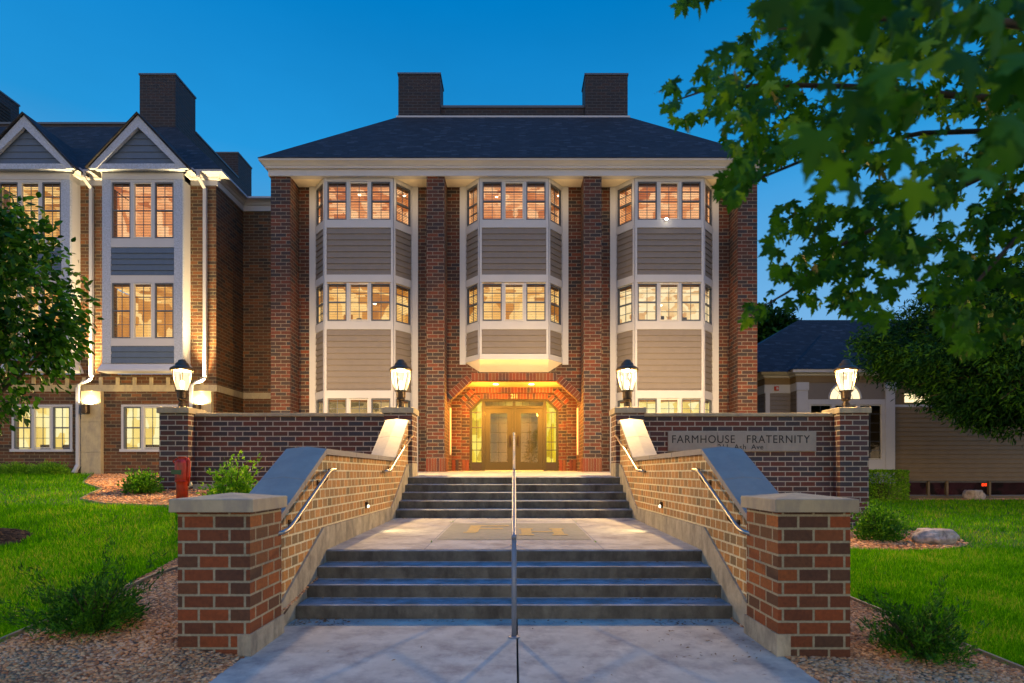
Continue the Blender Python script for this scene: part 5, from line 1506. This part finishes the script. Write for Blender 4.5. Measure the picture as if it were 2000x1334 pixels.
shrub('mound_shrub', 'low bright green mound nearest the left edge below the lit wing window', (-14.4, 17.2), (.75, .42), .30, 3800, 'shrub_bright', .06, .1, NAR_V, NAR_F, stems=0, grp='low mounds below the wing')
shrub('mound_shrub', 'low bright green mound beside the first downspout of the wing', (-13.4, 17.2), (.55, .42), .34, 3400, 'shrub_bright', .06, .1, NAR_V, NAR_F, stems=0, grp='low mounds below the wing')
shrub('box_hedge', 'clipped square green hedge block by the low house corner', (12.9, 20.9), (.62, .55), 1.05, 9000, 'shrub_bright', .06, 0, box=True, cat='hedge')
import bmesh
def rock(label, c, r, seed, squash=(1, 1, 1)):
    bm = bmesh.new(); bmesh.ops.create_icosphere(bm, subdivisions=4, radius=1)
    from mathutils import noise
    for v in bm.verts:
        n1 = noise.noise(v.co * 1.3 + Vector((seed, 0, 0))); n2 = noise.noise(v.co * 4 + Vector((seed, 3, 0)))
        v.co = v.co * (1 + .28 * n1 + .10 * n2 + .03 * noise.noise(v.co * 11))
        v.co.z = max(-.6, min(v.co.z, .62 + .05 * n2)); v.co = Vector((v.co.x * r[0], v.co.y * r[1], v.co.z * r[2]))
    me = bpy.data.meshes.new('boulder'); bm.to_mesh(me); bm.free()
    for p in me.polygons: p.use_smooth = True
    me.materials.append(M['rock'])
    o = bpy.data.objects.new('boulder', me); C.objects.link(o); o.location = (c[0], c[1], gz(c[0], c[1]) + r[2] * .55)
    tag(o, label, 'boulder'); return o
rock('smooth grey oval boulder in the right gravel bed', (7.15, 10.1), (.34, .26, .20), 2.0)
rock('rough brown boulder against the low house basement windows', (16.75, 21.6), (.34, .26, .30), 7.0)

# ------------------------------------------------------------------ trees
def tree_ellipsoid(name, label, trunk, c, r, n, mat, size, tv, tf, clumps=60, cr=.33, trunk_r=.10, cat='tree', seed=1, droop=0.0, lean=0.0):
    t = thing(name, label, cat, trunk)
    base = Vector(trunk)
    cc = rand_dirs(clumps) * (0.35 + 0.62 * rng.random(clumps) ** 0.6)[:, None]
    idx = rng.integers(0, clumps, n)
    pos = cc[idx] + cr * rng.normal(size=(n, 3)) * .55
    pos = pos[np.linalg.norm(pos, axis=1) < 1.12]
    n = len(pos)
    w = pos * r + np.array(c)
    w[:, 0] += lean * np.maximum(0, c[2] - .1 - w[:, 2])
    tip = unit(pos) * .8 + .8 * rng.normal(size=(n, 3)) - [0, 0, droop]
    cloud('crown', mat, tv, tf, w, size * (0.65 + .7 * rng.random(n)), frames(tip, rand_dirs(n) + [0, 0, .7]), t)
    mb = MB()
    top = Vector(c) + Vector((0, 0, r[2] * .5))
    mid = base.lerp(top, .4) + Vector((.05, .05, 0))
    mb.tube([base - Vector((0, 0, .1)), base + Vector((0, 0, .2)), mid, top], [trunk_r * 1.3, trunk_r, trunk_r * .7, trunk_r * .2], 10)
    for i in range(min(clumps, 26)):
        e = Vector([float(a) for a in (cc[i] * r + np.array(c))]); s = mid.lerp(top, random.random() * .7)
        m = s.lerp(e, .5) + Vector((0, 0, -.08 * (e - s).length))
        mb.tube([s, m, e], [trunk_r * .35, trunk_r * .2, trunk_r * .06], 6)
    mb.build('trunk', 'bark', t)
    return t
tree_ellipsoid('ornamental_tree', 'bushy dark green tree at the left edge in front of the wing', (-6.85, 7.65, .50), (-7.22, 7.7, 3.68), (1.36, 1.3, 1.6), 11000, 'pear', .105, LEAF_V, LEAF_F, clumps=70, cr=.22, trunk_r=.09, droop=.5)
tree_ellipsoid('spreading_tree', 'dark fine leaved tree in front of the low siding house', (15.6, 17.2, .36), (14.7, 17.0, 4.75), (4.4, 3.0, 2.5), 95000, 'locust', .17, NAR_V, NAR_F, clumps=120, cr=.17, trunk_r=.16, droop=.3, lean=.95)
tree_ellipsoid('distant_tree', 'small leafy treetop showing behind the low house roof beside the brick pillar', (14.6, 34.0, .5), (14.6, 34.0, 7.6), (2.0, 2.0, 3.2), 9000, 'locust', .30, LEAF_V, LEAF_F, clumps=70, cr=.25, trunk_r=.2)
tree_ellipsoid('distant_tree', 'large treetop rising behind the right end of the low house roof', (30.0, 36.0, .5), (30.0, 36.0, 9.0), (5.5, 4, 5.0), 14000, 'locust', .35, LEAF_V, LEAF_F, clumps=90, cr=.22, trunk_r=.3)

# maple branches reaching in from a trunk right of the frame
mt = thing('maple_tree', 'maple with large lobed leaves hanging in from the upper right', 'tree', (4.6, 3.1, -.05))
POLY = [(1500, -60), (1470, 20), (1455, 60), (1400, 100), (1350, 140), (1295, 160), (1290, 200), (1315, 245), (1350, 235), (1400, 240), (1425, 285), (1440, 310), (1405, 345), (1400, 385), (1440, 400), (1480, 345), (1500, 330), (1540, 300), (1600, 300), (1590, 370), (1520, 400), (1500, 450), (1505, 500), (1520, 540), (1480, 575), (1450, 600), (1455, 635), (1520, 600), (1600, 590), (1680, 620), (1725, 640), (1750, 560), (1790, 545), (1830, 610), (1850, 680), (1900, 690), (1960, 670), (2080, 660), (2200, 500), (2300, -60)]
def inpoly(x, y, P):
    ins = np.zeros(len(x), bool); j = len(P) - 1
    for i in range(len(P)):
        xi, yi = P[i]; xj, yj = P[j]
        ins ^= ((yi > y) != (yj > y)) & (x < (xj - xi) * (y - yi) / (yj - yi + 1e-9) + xi); j = i
    return ins
n = 10800
x = 1270 + 950 * rng.random(n); y = -60 + 760 * rng.random(n)
# near-even cover broken by many small irregular gaps and a few large ones
hc = np.stack([1280 + 900 * rng.random(210), -50 + 740 * rng.random(210)], 1); hr = 9 + 17 * rng.random(210) ** 1.5
hole = np.any(np.hypot((x[:, None] - hc[:, 0]) * .8, y[:, None] - hc[:, 1]) < hr, axis=1)
for hx, hy, ha, hb in ((1870, 262, 52, 40), (1830, 232, 30, 22), (1600, 345, 42, 26), (1330, 215, 16, 12), (1770, 300, 26, 18), (1700, 555, 24, 14)):
    hole |= np.hypot((x - hx) / ha, (y - hy) / hb) < 1
k = inpoly(x, y, POLY) & (~hole | (rng.random(n) < .06))
x, y = x[k], y[k]; n = len(x)
d = 2.5 + 1.6 * rng.random(n) + 0.3 * np.sin(x / 60) 
pos = np.stack([(x - VX) / F * d, d, EYE + (VY - y) / F * d], 1)
tip = np.stack([rng.normal(-.25, .45, n), rng.normal(-.1, .5, n), -1.0 + .35 * rng.normal(size=n)], 1)
nr = np.stack([rng.normal(0, .8, n), -1 + .5 * rng.normal(size=n), rng.normal(.5, .5, n)], 1)
sz = .070 * (0.6 + .6 * rng.random(n))
# a nearer spray of leaves, closer to the lens
n2 = 100
x2 = 1520 + 520 * rng.random(n2); y2 = -60 + 420 * rng.random(n2) ** 1.2
k2 = inpoly(x2, y2, POLY) & (np.hypot((x2 - 1860) / 90, (y2 - 250) / 70) > 1)
x2, y2 = x2[k2], y2[k2]; n2 = len(x2)
d2 = 1.2 + .7 * rng.random(n2)
pos2 = np.stack([(x2 - VX) / F * d2, d2, EYE + (VY - y2) / F * d2], 1)
tip2 = np.stack([rng.normal(-.1, .35, n2), rng.normal(0, .4, n2), -1.0 + .2 * rng.normal(size=n2)], 1)
nr2 = np.stack([rng.normal(0, .6, n2), -1 + .4 * rng.normal(size=n2), rng.normal(.3, .4, n2)], 1)
pos = np.concatenate([pos, pos2]); tip = np.concatenate([tip, tip2]); nr = np.concatenate([nr, nr2]); sz = np.concatenate([sz, .10 * (.7 + .4 * rng.random(n2))])
# rest of the crown above and right of the frame
n3 = 2500
p3 = rand_dirs(n3) * (rng.random(n3) ** .4)[:, None] * [2.6, 1.8, 1.3] + [4.6, 3.0, 5.0]
px3 = VX + p3[:, 0] / np.maximum(p3[:, 1], .1) * F; py3 = VY - (p3[:, 2] - EYE) / np.maximum(p3[:, 1], .1) * F
k3 = (px3 > 2040) | (py3 < -60)
p3 = p3[k3]; n3 = len(p3)
pos = np.concatenate([pos, p3]); tip = np.concatenate([tip, rand_dirs(n3) - [0, 0, 1]]); nr = np.concatenate([nr, rand_dirs(n3)]); sz = np.concatenate([sz, .10 * (.7 + .4 * rng.random(n3))])
cloud('crown', 'maple', MAP_V, MAP_F, pos, sz, frames(tip, nr), mt)
# a small spray of leaves hanging at the top
n4 = 9
x4 = 1325 + 75 * rng.random(n4); y4 = -30 + 40 * rng.random(n4)
p4 = np.stack([(x4 - VX) / F * 3.0, np.full(n4, 3.0), EYE + (VY - y4) / F * 3.0], 1)
cloud('crown', 'maple', MAP_V, MAP_F, p4, np.full(n4, .09), frames(np.stack([rng.normal(0, .3, n4), rng.normal(0, .3, n4), -np.ones(n4)], 1), np.stack([rng.normal(0, .5, n4), -np.ones(n4), rng.normal(0, .4, n4)], 1)), mt)
mb = MB()
mb.tube([(4.6, 3.1, -.1), (4.65, 3.1, 1.2), (4.6, 3.15, 2.6), (4.5, 3.1, 4.2), (4.6, 3.2, 6.0)], [.17, .14, .12, .09, .04], 12)
def limb(pts, r0, r1):
    P = [at(a, b, c) for a, b, c in pts]; k = len(P)
    mb.tube([Vector((4.55, 3.12, P[0].z - .25))] + P, [r0 * 1.2] + [r0 + (r1 - r0) * i / (k - 1) for i in range(k)], 8)
limb([(2100, 200, 3.3), (1900, 190, 3.2), (1700, 170, 3.2), (1500, 165, 3.2), (1380, 175, 3.2), (1310, 200, 3.2)], .022, .003)
limb([(2100, 270, 3.5), (1950, 330, 3.5), (1800, 400, 3.4), (1640, 480, 3.4), (1540, 570, 3.3), (1470, 610, 3.3)], .022, .003)
limb([(2100, 380, 3.0), (1980, 470, 2.9), (1900, 560, 2.8), (1860, 640, 2.8)], .015, .003)
limb([(2080, 60, 2.6), (1850, 30, 2.5), (1650, 40, 2.6), (1500, 60, 2.8)], .02, .003)
limb([(2100, 250, 3.6), (1800, 260, 3.5), (1600, 300, 3.4), (1480, 350, 3.4), (1420, 385, 3.4)], .018, .003)
mb.build('trunk', 'bark', mt, smooth=True)
